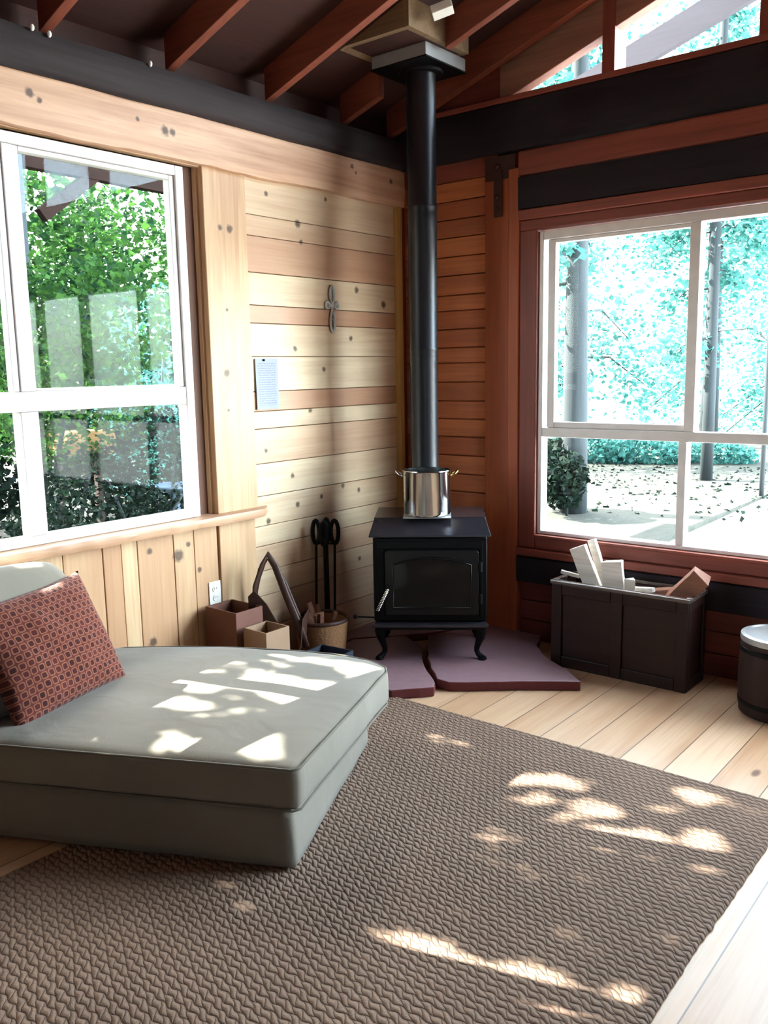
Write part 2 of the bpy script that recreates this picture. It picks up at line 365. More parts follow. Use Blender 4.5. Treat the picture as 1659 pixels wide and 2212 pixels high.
def thing(name, label, cat, loc=(0, 0, 0), group=None, mat=None):
    o = bpy.data.objects.new(name, None); COL.objects.link(o); o.empty_display_size = .05
    if mat is not None: o.matrix_world = mat
    else: o.location = loc
    return tag(o, label, cat, group)
def struct(o, label, cat): return tag(o, label, cat, None, 'structure')
def frame(x, y, z=(0, 0, 1), o=(0, 0, 0)):
    m_ = Matrix((Vector(x), Vector(y), Vector(z))).transposed().to_4x4(); m_.translation = Vector(o); return m_

# ================================================================== ROOM SHELL
RX, RY = 5.6, -6.6
SL = .33
def roofz(x): return 2.87 + SL*x if x <= 3.0 else 2.87 + SL*3.0 - SL*(x-3.0)
bm = newbm(); bx(bm, -.12, RX+.12, RY-.12, .12, -.12, 0.0); struct(obj('floor', bm, 'floor'), 'pale pine plank floor with a glossy finish', 'floor')

# left wall: horizontal boards by the corner, vertical boards under the window
ZE = [2.521, 2.319, 2.218, 2.042, 1.883, 1.794, 1.629, 1.453, 1.352, 1.263, 1.084, .916, .759, .654, .522, .39, .21, .05, 0]
TN = [.06, .35, .62, .05, .80, .03, .0, .75, .05, .45, .02, .03, .04, .38, .10, .25, .10, .2]
wl = newbm()
for i, t_ in enumerate(TN): bx(wl, -.12, random.uniform(-.002, .002), -1.27, .0, ZE[i+1]+.0015, ZE[i]-.0015, t_)
bx(wl, -.12, 0, -1.27, 0, 2.521, 2.85, .2)
bx(wl, -.13, -.03, -1.27, .12, 0, 2.85, .5); bx(wl, -.13, -.03, RY, -1.27, 2.49, 2.85, .5)
wall_left = obj('wall_left', wl, ['pine_h'], bevel=.003); struct(wall_left, 'pale knotty pine wall of horizontal boards beside the corner', 'wall')
wv = newbm(); y = -1.52; i = 0; vt = [.55, .25, .62, .05, .7, .5, .1, .35, .15, .6, .3]
wd = [.145, .12, .2, .085, .095, .19, .15, .12, .2, .14, .17]
while y > RY:
    wdt = wd[i % 11]; y1 = max(RY, y-wdt); bx(wv, -.12, random.uniform(-.002, .002), y1+.0015, y-.0015, 0, .822, vt[i % 11]); y = y1; i += 1
bx(wv, -.13, -.03, RY, -1.27, 0, .81, .3); bx(wv, -.12, 0, RY, -3.34, .86, 2.85, .3)
bx(wv, -.12, 0, -3.34, -1.27, 2.49, 2.85, .3); bx(wv, -.12, -.02, -1.53, -1.25, 0, 2.85, .3)
struct(obj('wall_left', wv, 'pine_v', bevel=.003), 'vertical pine boards under the left window', 'wall')

bm = newbm(); bx(bm, -.03, .012, -1.515, -1.25, .865, 2.50, .12); bx(bm, -.02, .012, -1.515, -1.275, 0, .82, .18)
struct(obj('trim_1', bm, 'pine_v', bevel=.004), 'wide pale upright board between left window and planks', 'trim')
bm = newbm(); bx(bm, -.10, -.045, -1.61, -1.515, .865, 2.49, .3)
struct(obj('trim_2', bm, 'brown_gap'), 'dark brown jamb strip beside the left window', 'trim')
# header board with a wavy lower edge
bm = newbm(); ny = 90
l = bm.faces.layers.float['tone']; prev = None
for i in range(ny+1):
    yy = RY + (-.02-RY)*i/ny
    lowz = 2.492 + .012*noise.noise(Vector((yy*2.1, 3, 1))) + .010*max(0, noise.noise(Vector((yy*9, 7, 1))))
    topz = 2.702 + .004*noise.noise(Vector((yy*3, 1, 9)))
    cur = [bm.verts.new(p) for p in ((-.02, yy, lowz), (.042, yy, lowz), (.05, yy, lowz+.06), (.045, yy, topz), (-.02, yy, topz))]
    if prev:
        for j in range(5): f = bm.faces.new((prev[j], prev[(j+1) % 5], cur[(j+1) % 5], cur[j])); f[l] = .1
    else: bm.faces.new(cur)
    prev = cur
bm.faces.new(prev[::-1]); struct(obj('trim_3', bm, 'pine_trim', smooth=True, angle=50), 'wide pale pine header board above left window', 'trim')
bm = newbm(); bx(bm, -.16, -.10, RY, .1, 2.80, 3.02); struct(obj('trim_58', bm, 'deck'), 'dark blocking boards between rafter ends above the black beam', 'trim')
# black beam over the left wall, slightly irregular
def rough_beam(name, a, b, axis, prof, mt, label, amp=.006, n=70):
    bm = newbm(); prev = None; L_ = len(prof)
    for i in range(n+1):
        t = a + (b-a)*i/n; cur = []
        for j, (p, z) in enumerate(prof):
            d = noise.noise(Vector((t*3.0, j*3.1, a)))*amp; d2 = noise.noise(Vector((t*3.0, j*3.1, a+50)))*amp
            cur.append(bm.verts.new((p+d, t, z+d2) if axis == 1 else (t, p+d, z+d2)))
        if prev:
            for j in range(L_): bm.faces.new((prev[j], prev[(j+1) % L_], cur[(j+1) % L_], cur[j]))
        else: bm.faces.new(cur)
        prev = cur
    bm.faces.new(prev[::-1]); o = obj(name, bm, mt, smooth=True, angle=55); return struct(o, label, 'beam')
rough_beam('trim_4', RY, .0, 1, [(-.12, 2.70), (.06, 2.692), (.085, 2.715), (.09, 2.80), (.07, 2.845), (-.12, 2.85)], 'beam_y', 'charred black log beam on top of the left wall')
bm = newbm(); lx = None
# sill (live edge)
prev = None
for i in range(101):
    yy = -4.2 + (-1.19+4.2)*i/100; e = .085 + .014*noise.noise(Vector((yy*3, 0, 0))) + .008*noise.noise(Vector((yy*14, 0, 5)))
    if yy > -1.26: e *= max(.25, 1-(yy+1.26)/.09)
    th = .038 + .006*noise.noise(Vector((yy*8, 4, 0)))
    cur = [bm.verts.new(p) for p in ((-.07, yy, .868-th), (e-.014, yy, .862-th), (e, yy, .85), (e-.006, yy, .866), (-.07, yy, .868))]
    if prev:
        for j in range(5): f = bm.faces.new((prev[j], prev[(j+1) % 5], cur[(j+1) % 5], cur[j]))
    else: bm.faces.new(cur)
    prev = cur
bm.faces.new(prev[::-1]); struct(obj('trim_5', bm, 'pine_trim', smooth=True, angle=50), 'live-edge pine sill under the left window', 'trim')
bm = newbm(); bx(bm, .0, .035, -.075, -.035, 0, 2.70, .1); struct(obj('trim_6', bm, 'pine_edge', bevel=.003), 'yellow pine corner strip behind the stove pipe', 'trim')
bm = newbm(); bx(bm, .0, .03, -.034, 0, 0, 2.70, .7); struct(obj('trim_7', bm, 'redwood_v', bevel=.003), 'thin reddish corner strip behind the stove pipe', 'trim')

# right wall
wr = newbm(); z = 0.0; random.seed(4)
while z < 2.62:
    h = random.choice((.088, .1, .105, .11)); z1 = min(2.62, z+h)
    bx(wr, 0, .63, random.uniform(-.003, .003), .12, z+.002, z1-.002, random.random()); z = z1
bx(wr, 0, .9, .03, .13, 0, 2.9, .5)
struct(obj('wall_right', wr, 'orange_h', bevel=.006), 'orange cedar wall of narrow horizontal boards behind the stove', 'wall')
bm = newbm(); bx(bm, .0, .68, -.012, .12, 2.60, 2.72, .3); struct(obj('trim_8', bm, 'redwood', bevel=.003), 'reddish board under the gable beam by the corner', 'trim')
bm = newbm(); bx(bm, .60, .755, -.02, .12, 0, 2.68, .25); bx(bm, .757, .826, -.035, .12, 0, 2.60, .05)
struct(obj('trim_9', bm, 'orange_v', bevel=.006), 'orange-brown upright post left of the right window', 'trim')
bm = newbm(); bx(bm, .612, .80, -.034, -.028, 2.555, 2.675); bx(bm, .672, .722, -.042, -.036, 2.36, 2.60)
for z_ in (2.40, 2.46, 2.62): lathe(bm, [(.012, 0), (.012, .008), (.006, .012)], mat=Matrix.Rotation(PI/2, 4, 'X'), c=(.697, -.041, z_), seg=8)
tee = thing('bracket', 'black steel strap bracket at top of the orange post', 'bracket', (.7, -.035, 2.5)); o = obj('plate', bm, 'rust_iron'); o.parent = tee; o.matrix_parent_inverse = tee.matrix_basis.inverted()
# lower right wall
bm = newbm(); z = 0
for z1, t_ in ((.12, .8), (.235, .5), (.345, .9)): bx(bm, .828, RX, random.uniform(-.002, .002), .12, z+.002, z1-.002, t_); z = z1
bx(bm, .828, RX, .03, .13, 0, .5, .5)
struct(obj('wall_right', bm, 'redwood', bevel=.005), 'red-brown boards low on the wall behind the chest', 'wall')
WX1 = 4.75     # right end of the window (outside the picture)
bm = newbm(); bx(bm, WX1, RX, 0, .12, .345, 2.9, .5); struct(obj('wall_right', bm, 'redwood', bevel=.005), 'red-brown wall right of the right window', 'wall')
rough_beam('trim_10', .828, RX, 0, [(-.045, .35), (-.05, .49), (-.03, .50), (.12, .50), (.12, .35)], 'beam_x', 'charred dark beam below the right window', .003)
bm = newbm(); bx(bm, .828, RX, -.06, .1, .502, .545, .4); struct(obj('trim_11', bm, 'redwood', bevel=.006), 'dark ledge under the right window', 'trim')
bm = newbm(); bx(bm, .828, .935, -.03, .1, .545, 2.275, .3); struct(obj('trim_12', bm, 'redwood_v', bevel=.008), 'red-brown side casing of the right window', 'trim')
bm = newbm(); bx(bm, .937, WX1, -.03, .1, .547, .625, .3); bx(bm, .937, WX1, -.045, .1, .612, .628, .05)
struct(obj('trim_13', bm, 'redwood', bevel=.004), 'red-brown bottom casing of the right window', 'trim')
bm = newbm(); bx(bm, .828, RX, -.03, .12, 2.272, 2.325, .4); bx(bm, .828, RX, -.05, .12, 2.325, 2.378, .0); struct(obj('trim_14', bm, 'redwood', bevel=.005), 'red-brown head casing above the right window', 'trim')
rough_beam('trim_15', .828, RX, 0, [(-.05, 2.382), (-.055, 2.545), (.12, 2.545), (.12, 2.382)], 'beam_x', 'charred dark header beam above the right window', .003)
bm = newbm(); bx(bm, .82, RX, -.045, .12, 2.552, 2.68, .15); struct(obj('trim_16', bm, 'redwood', bevel=.012, seg=3), 'smooth red-brown board between the two dark beams', 'trim')
rough_beam('trim_17', .0, RX, 0, [(-.05, 2.69), (-.058, 2.70), (-.058, 2.925), (-.05, 2.932), (.12, 2.932), (.12, 2.69)], 'beam_x', 'charred black tie beam under the gable windows', .005)
bm = newbm(); bx(bm, .1, RX, -.062, .1, 2.934, 2.962, .2); struct(obj('trim_18', bm, 'redwood', bevel=.003), 'thin red sill board under the gable windows', 'trim')
# gable posts + filler triangle near the eave
bm = newbm()
for x0, x1 in ((1.285, 1.352), (2.025, 2.10), (2.95, 3.05), (3.9, 3.98), (4.7, 4.8)):
    zt = min(roofz(x0), roofz(x1)); bx(bm, x0, x1, -.035, .1, 2.955, zt+.1, .1)
struct(obj('trim_19', bm, 'redwood_v', bevel=.004), 'red-brown upright posts between gable windows', 'trim')
bm = newbm(); P = []
for x in (-.16, .80):
    for yy in (.02, .12): P += [bm.verts.new((x, yy, 2.70)), bm.verts.new((x, yy, roofz(x)+.16))]
for a in ((0, 1, 3, 2), (4, 6, 7, 5), (0, 4, 5, 1), (2, 3, 7, 6), (0, 2, 6, 4), (1, 5, 7, 3)): bm.faces.new([P[i] for i in a])
struct(obj('wall_gable', bm, 'redwood'), 'small brown gable infill behind the first rafter', 'wall')
bm = newbm(); P = []
for x in (.70, 3.0):
    for yy in (-.03, .045):
        P += [bm.verts.new((x, yy, max(2.945, 2.655+.36*x))), bm.verts.new((x, yy, roofz(x)+.14))]
for a in ((0, 1, 3, 2), (4, 6, 7, 5), (0, 4, 5, 1), (2, 3, 7, 6), (0, 2, 6, 4), (1, 5, 7, 3)): bm.faces.new([P[i] for i in a])
struct(obj('trim_59', bm, 'gable_board', bevel=.004), 'wide sloping brown board along the top of the gable windows', 'trim')
# gable glass
for n_, (x0, x1) in enumerate(((.80, 1.285), (1.352, 2.025), (2.10, 2.95), (3.05, 3.9), (3.98, 4.7))):
    bm = newbm(); zs = [2.955, 2.955, roofz(x1)+.02, roofz(x0)+.02]
    vs = []
    for yv in (.05, .056): vs.append([bm.verts.new((x, yv, zz)) for x, zz in zip((x0, x1, x1, x0), zs)])
    bm.faces.new(vs[0]); bm.faces.new(vs[1][::-1])
    for j in range(4): bm.faces.new((vs[0][j], vs[1][j], vs[1][(j+1) % 4], vs[0][(j+1) % 4]))
    wroot = thing('window_%d' % (n_+3), 'gable window pane number %s from the corner' % ('one', 'two', 'three', 'four', 'five')[n_], 'window', (x0, .05, 2.95)); wroot['kind'] = 'structure'
    o = obj('pane', bm, 'glass'); o.parent = wroot; o.matrix_parent_inverse = wroot.matrix_basis.inverted()

# roof: rafters and deck
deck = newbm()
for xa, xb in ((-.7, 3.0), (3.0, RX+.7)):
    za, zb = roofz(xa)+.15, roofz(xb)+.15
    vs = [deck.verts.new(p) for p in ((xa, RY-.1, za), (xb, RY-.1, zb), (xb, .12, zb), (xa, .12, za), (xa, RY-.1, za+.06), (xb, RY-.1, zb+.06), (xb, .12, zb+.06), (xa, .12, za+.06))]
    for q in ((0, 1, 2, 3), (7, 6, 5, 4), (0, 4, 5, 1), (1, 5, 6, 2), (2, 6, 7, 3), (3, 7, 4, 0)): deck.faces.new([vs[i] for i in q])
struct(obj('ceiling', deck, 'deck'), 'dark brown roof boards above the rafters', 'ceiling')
def rafter(yc, xa, xb, label, w_=.045, tone=.2, mt='rafter', dep=.15):
    bm = newbm(); P = []
    for x in (xa, xb):
        for yy in (yc-w_/2, yc+w_/2):
            for dz in (0, dep): P.append(bm.verts.new((x, yy, roofz(x)+dz)))
    fs = [bm.faces.new([P[i] for i in a]) for a in ((0, 1, 3, 2), (4, 6, 7, 5), (0, 4, 5, 1), (2, 3, 7, 6), (0, 2, 6, 4), (1, 5, 7, 3))]; setf(bm, fs, tone)
    rafter.n += 1
    return struct(obj('trim_%d' % (19+rafter.n), bm, mt, bevel=.003), label, 'rafter')
rafter.n = 0
rafter(-.10, .0, 3.0, 'first red-brown rafter against the gable wall', .05, 0)
rafter(-.50, .0, .27, 'short rafter stub left of the chimney box'); rafter(-.50, .69, 3.0, 'rafter continuing right of the chimney box')
ry = -1.06
for lb in ('second rafter out from the corner, brightest red-brown one', 'third rafter out from the corner above the black beam', 'fourth rafter from the corner, near top left'):
    rafter(ry, 0, 3.0, lb, tone=random.random()*.4); ry -= .6
while ry > RY: rafter(ry, 0, 3.0, 'rafter behind the picture area'); ry -= .6
ry = -.1
while ry > RY: rafter(ry, 3.0, RX, 'rafter on the far roof slope'); ry -= .6
bm = newbm(); bx(bm, 2.97, 3.03, RY, .1, roofz(3)-.06, roofz(3)+.2); struct(obj('trim_60', bm, 'beam_y'), 'ridge board at the top of the roof', 'beam')
# outside fly rafters beyond the gable
bm = newbm()
for (y0, y1, dz0, dz1, xa, xb) in ((1.0, 1.05, .09, .25, -.3, 3.2), ):
    P = [bm.verts.new((x, yy, roofz(x)+dz)) for x in (xa, min(xb, 3.0)) for yy in (y0, y1) for dz in (dz0, dz1)]
    for a in ((0, 1, 3, 2), (4, 6, 7, 5), (0, 4, 5, 1), (2, 3, 7, 6), (0, 2, 6, 4), (1, 5, 7, 3)): bm.faces.new([P[i] for i in a])
bx(bm, 1.75, 1.84, .13, 1.0, roofz(1.8)+.12, roofz(1.8)+.24)
bx(bm, .3, .39, .13, 1.0, roofz(.35)+.12, roofz(.35)+.24)
struct(obj('trim_61', bm, 'graywood'), 'weathered grey barge rafter outside the gable windows', 'rafter')

# back and side walls (behind the camera)
bm = newbm()
for i in range(int(RX/.2)): bx(bm, i*.2, i*.2+.198, RY-.12, RY, 0, 4.1, random.random())
struct(obj('wall_back', bm, 'porch', bevel=.003), 'orange-brown board wall behind the camera', 'wall')
bm = newbm(); bx(bm, RX, RX+.12, RY, .12, 0, 3.15, .4)
struct(obj('wall_side', bm, 'porch'), 'red-brown wall opposite the left window', 'wall')

# ================================================================== WINDOWS
def window_part(root, name, boxes, mt='vinyl', bevel=.004, label=None):
    bm = newbm()
    for b in boxes: bx(bm, *b)
    o = obj(name, bm, mt, bevel=bevel); o.parent = root; o.matrix_parent_inverse = root.matrix_basis.inverted()
    if label: o['label'] = label
    return o
W1 = thing('window_1', 'left window in white vinyl frames looking onto green shrubs', 'window', (-.04, -2.45, .87)); W1['kind'] = 'structure'
Y0, Y1 = -3.30, -1.61
window_part(W1, 'window_frame', [(-.075, -.005, Y1-.045, Y1, .868, 2.478), (-.075, -.005, Y0, Y0+.045, .868, 2.478), (-.075, -.005, Y0+.046, Y1-.046, 2.435, 2.478), (-.075, -.005, Y0+.046, Y1-.046, .868, .905),
                                 (-.075, -.008, Y0+.046, Y1-.046, 1.41, 1.49)])
window_part(W1, 'mullion', [(-.075, -.008, -2.482, -2.405, .906, 1.409), (-.075, -.012, -2.47, -2.425, 1.491, 2.434)])
window_part(W1, 'sash', [(-.06, -.018, -1.684, -1.656, 1.491, 2.434), (-.06, -.018, -2.424, -2.400, 1.491, 2.434), (-.06, -.018, -2.399, -1.685, 2.415, 2.434), (-.06, -.018, -2.399, -1.685, 1.491, 1.502)])
window_part(W1, 'sash', [(-.06, -.018, -2.50, -2.471, 1.491, 2.434), (-.06, -.018, -3.254, -3.225, 1.491, 2.434), (-.06, -.018, -3.224, -2.501, 2.415, 2.434)])
for a in ((-2.399, -1.685, 1.503, 2.414), (-2.404, -1.657, .906, 1.409), (-3.224, -2.501, 1.491, 2.414), (-3.254, -2.483, .906, 1.409)):
    window_part(W1, 'pane', [(-.045, -.040, *a)], 'glass', 0)
W2 = thing('window_2', 'right window in pale frames with overexposed woods beyond', 'window', (2, .02, .63)); W2['kind'] = 'structure'
window_part(W2, 'window_frame', [(.937, .962, -.01, .06, .63, 2.262), (WX1-.03, WX1, -.01, .06, .63, 2.262), (.963, WX1-.031, -.01, .06, 2.215, 2.262), (.963, WX1-.031, -.01, .06, .63, .65),
                                 (.963, WX1-.031, -.01, .06, 1.172, 1.222)])
window_part(W2, 'mullion', [(1.722, 1.764, -.008, .06, .651, 1.171), (1.745, 1.797, -.012, .06, 1.223, 2.214), (2.50, 2.545, -.012, .06, 1.223, 2.214), (2.48, 2.52, -.008, .06, .651, 1.171), (3.30, 3.36, -.012, .06, .651, 1.171), (3.30, 3.36, -.012, .06, 1.223, 2.214), (4.0, 4.05, -.012, .06, .651, 1.171), (4.0, 4.05, -.012, .06, 1.223, 2.214)])
window_part(W2, 'sash', [(.985, 1.03, 0, .04, 1.223, 2.214), (1.031, 1.744, 0, .04, 2.195, 2.214), (1.031, 1.744, 0, .04, 1.223, 1.255)], label='movable sash of the upper left light')
for a in ((1.031, 1.744, 1.256, 2.194), (.963, .984, 1.223, 2.214), (1.798, 2.499, 1.223, 2.214), (2.546, WX1-.031, 1.223, 2.214), (.963, 1.721, .651, 1.171), (1.765, 2.479, .651, 1.171), (2.521, WX1-.031, .651, 1.171)):
    window_part(W2, 'pane', [(a[0], a[1], .018, .023, a[2], a[3])], 'glass', 0)
def child(o, root):
    o.parent = root; o.matrix_parent_inverse = root.matrix_basis.inverted(); return o

# ================================================================== RUG
bm = newbm()
x0, x1, y0, y1 = .78, 2.615, -5.4, -1.175; nx, ny = 180, 400; G = []
for j in range(ny+1):
    row = []
    for i in range(nx+1):
        x = x0+(x1-x0)*i/nx; y = y0+(y1-y0)*j/ny
        ed = min(x-x0, x1-x, y-y0, y1-y)
        if i in (0, nx): x += (1 if i else -1)*.006*noise.noise(Vector((0, y*22, 3)))+.012*noise.noise(Vector((0, y*1.7, 8)))
        if j in (0, ny): y += (1 if j else -1)*(.004+.007*noise.noise(Vector((x*25, 0, 3))))+.010*noise.noise(Vector((x*1.9, 0, 8)))
        z = .013 + .0015*noise.noise(Vector((x*3, y*3, 0))) - (.008 if ed < .004 else 0)
        row.append(bm.verts.new((x, y, z)))
    G.append(row)
for j in range(ny):
    for i in range(nx): bm.faces.new((G[j][i], G[j][i+1], G[j+1][i+1], G[j+1][i]))
bd = [G[0][i] for i in range(nx+1)] + [G[j][nx] for j in range(1, ny+1)] + [G[ny][i] for i in range(nx-1, -1, -1)] + [G[j][0] for j in range(ny-1, 0, -1)]
lo = [bm.verts.new((v.co.x, v.co.y, .001)) for v in bd]
for i in range(len(bd)): bm.faces.new((bd[i], lo[i], lo[(i+1) % len(bd)], bd[(i+1) % len(bd)]))
bm.faces.new(lo)
tag(obj('rug', bm, 'rug', smooth='all'), 'large woven jute rug covering the floor in front of the chaise', 'rug')

# ================================================================== CHAISE
A = Vector((1.520, -2.535, .017)); e1 = Vector((-.898, -.440, 0)).normalized(); e2 = Vector((-e1.y*-1, 0, 0))
e2 = Vector((0, 0, 1)).cross(e1)*-1; e2 = e2.normalized()
if e2.y < 0: e2 = -e2
CM = frame(e1, e2, (0, 0, 1), A) if e1.cross(e2).z > 0 else None
# local frame: lx = distance from the foot end, ly = distance from the near side (left handed pair handled explicitly)
def cl(s, t, z): return A + e1*s + e2*t + Vector((0, 0, z))
chaise = thing('chaise_lounge', 'low pale linen chaise longue with loose seat cushion standing on the jute rug', 'sofa', A)
def soft_box(name, s0, s1, t0, t1, z0, z1, mt, n=26, nz=6, puff=0.0, rad=.03, wr=.004, side=0.0, seed=0, fn=None):
    bm = newbm(); idx = {}
    def P(i, j, k):
        key = (i, j, k)
        if key not in idx:
            u, v, q = i/n, j/n, k/nz
            s = s0+(s1-s0)*u; t = t0+(t1-t0)*v; z = z0+(z1-z0)*q
            # rounded corners
            L1, L2, L3 = (s1-s0)/2, (t1-t0)/2, (z1-z0)/2
            c = Vector((s-(s0+s1)/2, t-(t0+t1)/2, z-(z0+z1)/2))
            r = min(rad, L3*.95)
            inner = Vector((max(-L1+r, min(L1-r, c.x)), max(-L2+r, min(L2-r, c.y)), max(-L3+r, min(L3-r, c.z))))
            d = c-inner
            if d.length > r: c = inner + d.normalized()*r
            p4 = (1-(2*u-1)**4)*(1-(2*v-1)**4)
            if q > .5: c.z += puff*p4*(q-.5)*2
            sd = side*math.sin(PI*q)
            if i == 0: c.x -= sd
            if i == n: c.x += sd
            if j == 0: c.y -= sd
            if j == n: c.y += sd
            nn = noise.noise_vector(Vector((s*5+seed, t*5, z*7)))*wr
            s, t, z = c.x+(s0+s1)/2+nn.x, c.y+(t0+t1)/2+nn.y, c.z+(z0+z1)/2+nn.z
            if fn: s, t, z = fn(s, t, z, u, v, q)
            idx[key] = bm.verts.new(cl(s, t, z))
        return idx[key]
    for i in range(n):
        for j in range(n):
            for k in (0, nz): bm.faces.new((P(i, j, k), P(i+1, j, k), P(i+1, j+1, k), P(i, j+1, k)))
        for k in range(nz):
            for j in (0, n): bm.faces.new((P(i, j, k), P(i+1, j, k), P(i+1, j, k+1), P(i, j, k+1)))
            for j in (0, n): bm.faces.new((P(j, i, k), P(j, i+1, k), P(j, i+1, k+1), P(j, i, k+1)))
    return child(obj(name, bm, mt, smooth='all'), chaise)
LEN = 1.25
def skirt(s, t, z, u, v, q):
    return s, t, z
base = soft_box('base', .015, LEN, .01, .985, .0, .195, 'linen', rad=.010, wr=.004, fn=lambda s, t, z, u, v, q: (min(s+.012*(q)*(1-u), (1.52-.025-.44*t)/.898), t+.01*q*(1-2*v), z))
def seatfn(s, t, z, u=None, v=None, q=None):
    u_ = s/LEN; v_ = t
    s2 = s - .085*v_*max(0, 1-u_)**1.5 + .13*max(0, (v_-.86)/.14)**2*max(0, 1-u_*5)
    t2 = t*(1 + .125*math.sin(PI*min(1, max(0, .12+.88*u_)))**.8) if v_ > 0 else t
    t2 = t + (t2-t)*max(0, v_)
    c = cl(s2, t2, z)
    if c.x < .02: s2 -= (.02-c.x)/.898
    return s2, t2, z + (-.012*max(0, (v_-.8)/.2))
seat = soft_box('seat_cushion', -.008, LEN, -.008, 1.0, .203, .345, 'linen', n=36, nz=8, puff=.018, rad=.018, wr=.005, side=.004, seed=3, fn=seatfn)
for zz in (.340, .208):
    bm = newbm(); pts = []
    for a, b in (((-.010, .01), (-.010, .985)), ((.01, 1.002), (LEN-.02, 1.002)), ((LEN+.0, .98), (LEN+.0, .01)), ((LEN-.01, -.010), (.01, -.010))):
        for i in range(16):
            f = i/15; q = seatfn(a[0]+(b[0]-a[0])*f, a[1]+(b[1]-a[1])*f, zz+.002*noise.noise(Vector((f*3, a[0]*5, a[1]*3)))); pts.append(cl(*q))
    tube(bm, pts, .0045, 6, closed=True); p_ = obj('piping', bm, 'linen_pipe', smooth='all'); p_.parent = seat; p_.matrix_parent_inverse = seat.matrix_basis.inverted()
# back cushion leaning on the end, and the low back behind it
soft_box('backrest', LEN+.05, LEN+.14, .0, .48, .0, .56, 'linen', n=12, rad=.04, wr=.003)
def lean(s, t, z, u, v, q): return s + (z-.36)*.42, t, z
soft_box('back_cushion', .96, 1.08, -.02, .655, .355, .84, 'linen', n=20, nz=14, rad=.05, wr=.008, side=.0, seed=9,
         fn=lambda s, t, z, u, v, q: (s+.26*(.66-t)+(z-.36)*.38 - .03*(1-u)*(1-(2*v-1)**2)*(1-(2*q-1)**2), t-.02*q*(1 if v > .5 else -1)*abs(2*v-1), z - .03*(2*v-1)**2*q))

# ================================================================== RED PILLOW
zx = Vector((.22, -.975, 0)).normalized(); leanv = (Vector((0, 0, 1))*math.cos(.42) + e1*math.sin(.42)).normalized(); nv = zx.cross(leanv).normalized()
PC = Vector((.475, -2.625, .358)) + leanv*.225
PM = frame(zx, nv*-1 if False else leanv.cross(zx).normalized(), leanv, PC)
bm = newbm(); n = 34; V = {}
for sgn in (1, -1):
    for i in range(n+1):
        for j in range(n+1):
            u, v = i/n*2-1, j/n*2-1
            if sgn == -1 and (i in (0, n) or j in (0, n)): V[(sgn, i, j)] = V[(1, i, j)]; continue
            pin = 1-.07*(abs(u)**2*0+ (1-abs(v)**3))*abs(u)**2; pin2 = 1-.07*(1-abs(u)**3)*abs(v)**2
            x, z = u*.275*pin, v*.235*pin2
            th = .085*((1-u*u)**.42)*((1-v*v)**.42)
            th *= 1+.15*noise.noise(Vector((u*2.5, v*2.5, sgn*4)))
            V[(sgn, i, j)] = bm.verts.new((x, sgn*th, z))
for sgn in (1, -1):
    for i in range(n):
        for j in range(n): bm.faces.new((V[(sgn, i, j)], V[(sgn, i+1, j)], V[(sgn, i+1, j+1)], V[(sgn, i, j+1)]))
pil = obj('throw_pillow', bm, 'pillow', smooth='all'); pil.matrix_world = PM
tag(pil, 'rust-red pillow with orange lattice pattern leaning on the chaise', 'pillow')

# ================================================================== WALL ITEMS
# cross
cx_m = frame((0, 1, 0), (0, 0, 1), (1, 0, 0), (.004, -.64, 1.89))
cross = thing('wall_cross', 'small ornate pewter cross hanging on the pine wall', 'cross', mat=cx_m)
bm = newbm()
def loop(cx, cy, rx, ry, rr=.006, n=20, z=.006):
    tube(bm, [(cx+rx*math.cos(2*PI*i/n), cy+ry*math.sin(2*PI*i/n), z) for i in range(n)], rr, 6, closed=True)
loop(0, .075, .018, .045); loop(0, .08, .009, .028, .003); loop(0, -.075, .019, .052); loop(0, -.085, .010, .03, .003)
loop(-.037, .015, .018, .018); loop(.037, .015, .018, .018); loop(-.037, .015, .007, .007, .003); loop(.037, .015, .007, .007, .003)
for a, b in (((0, .03, .006), (0, -.03, .006)), ((-.02, .015, .006), (.02, .015, .006)), ((-.012, .03, .006), (.012, -.03, .006)), ((.012, .03, .006), (-.012, -.03, .006))): tube(bm, [a, b], .005, 6)
o = obj('scrollwork', bm, 'silver', smooth='all'); o.parent = cross
bm = newbm(); lathe(bm, [(.018, .002), (.016, .010), (.006, .014)], c=(0, .015, 0), seg=20); o = obj('medallion', bm, 'silver', smooth=True); o.parent = cross
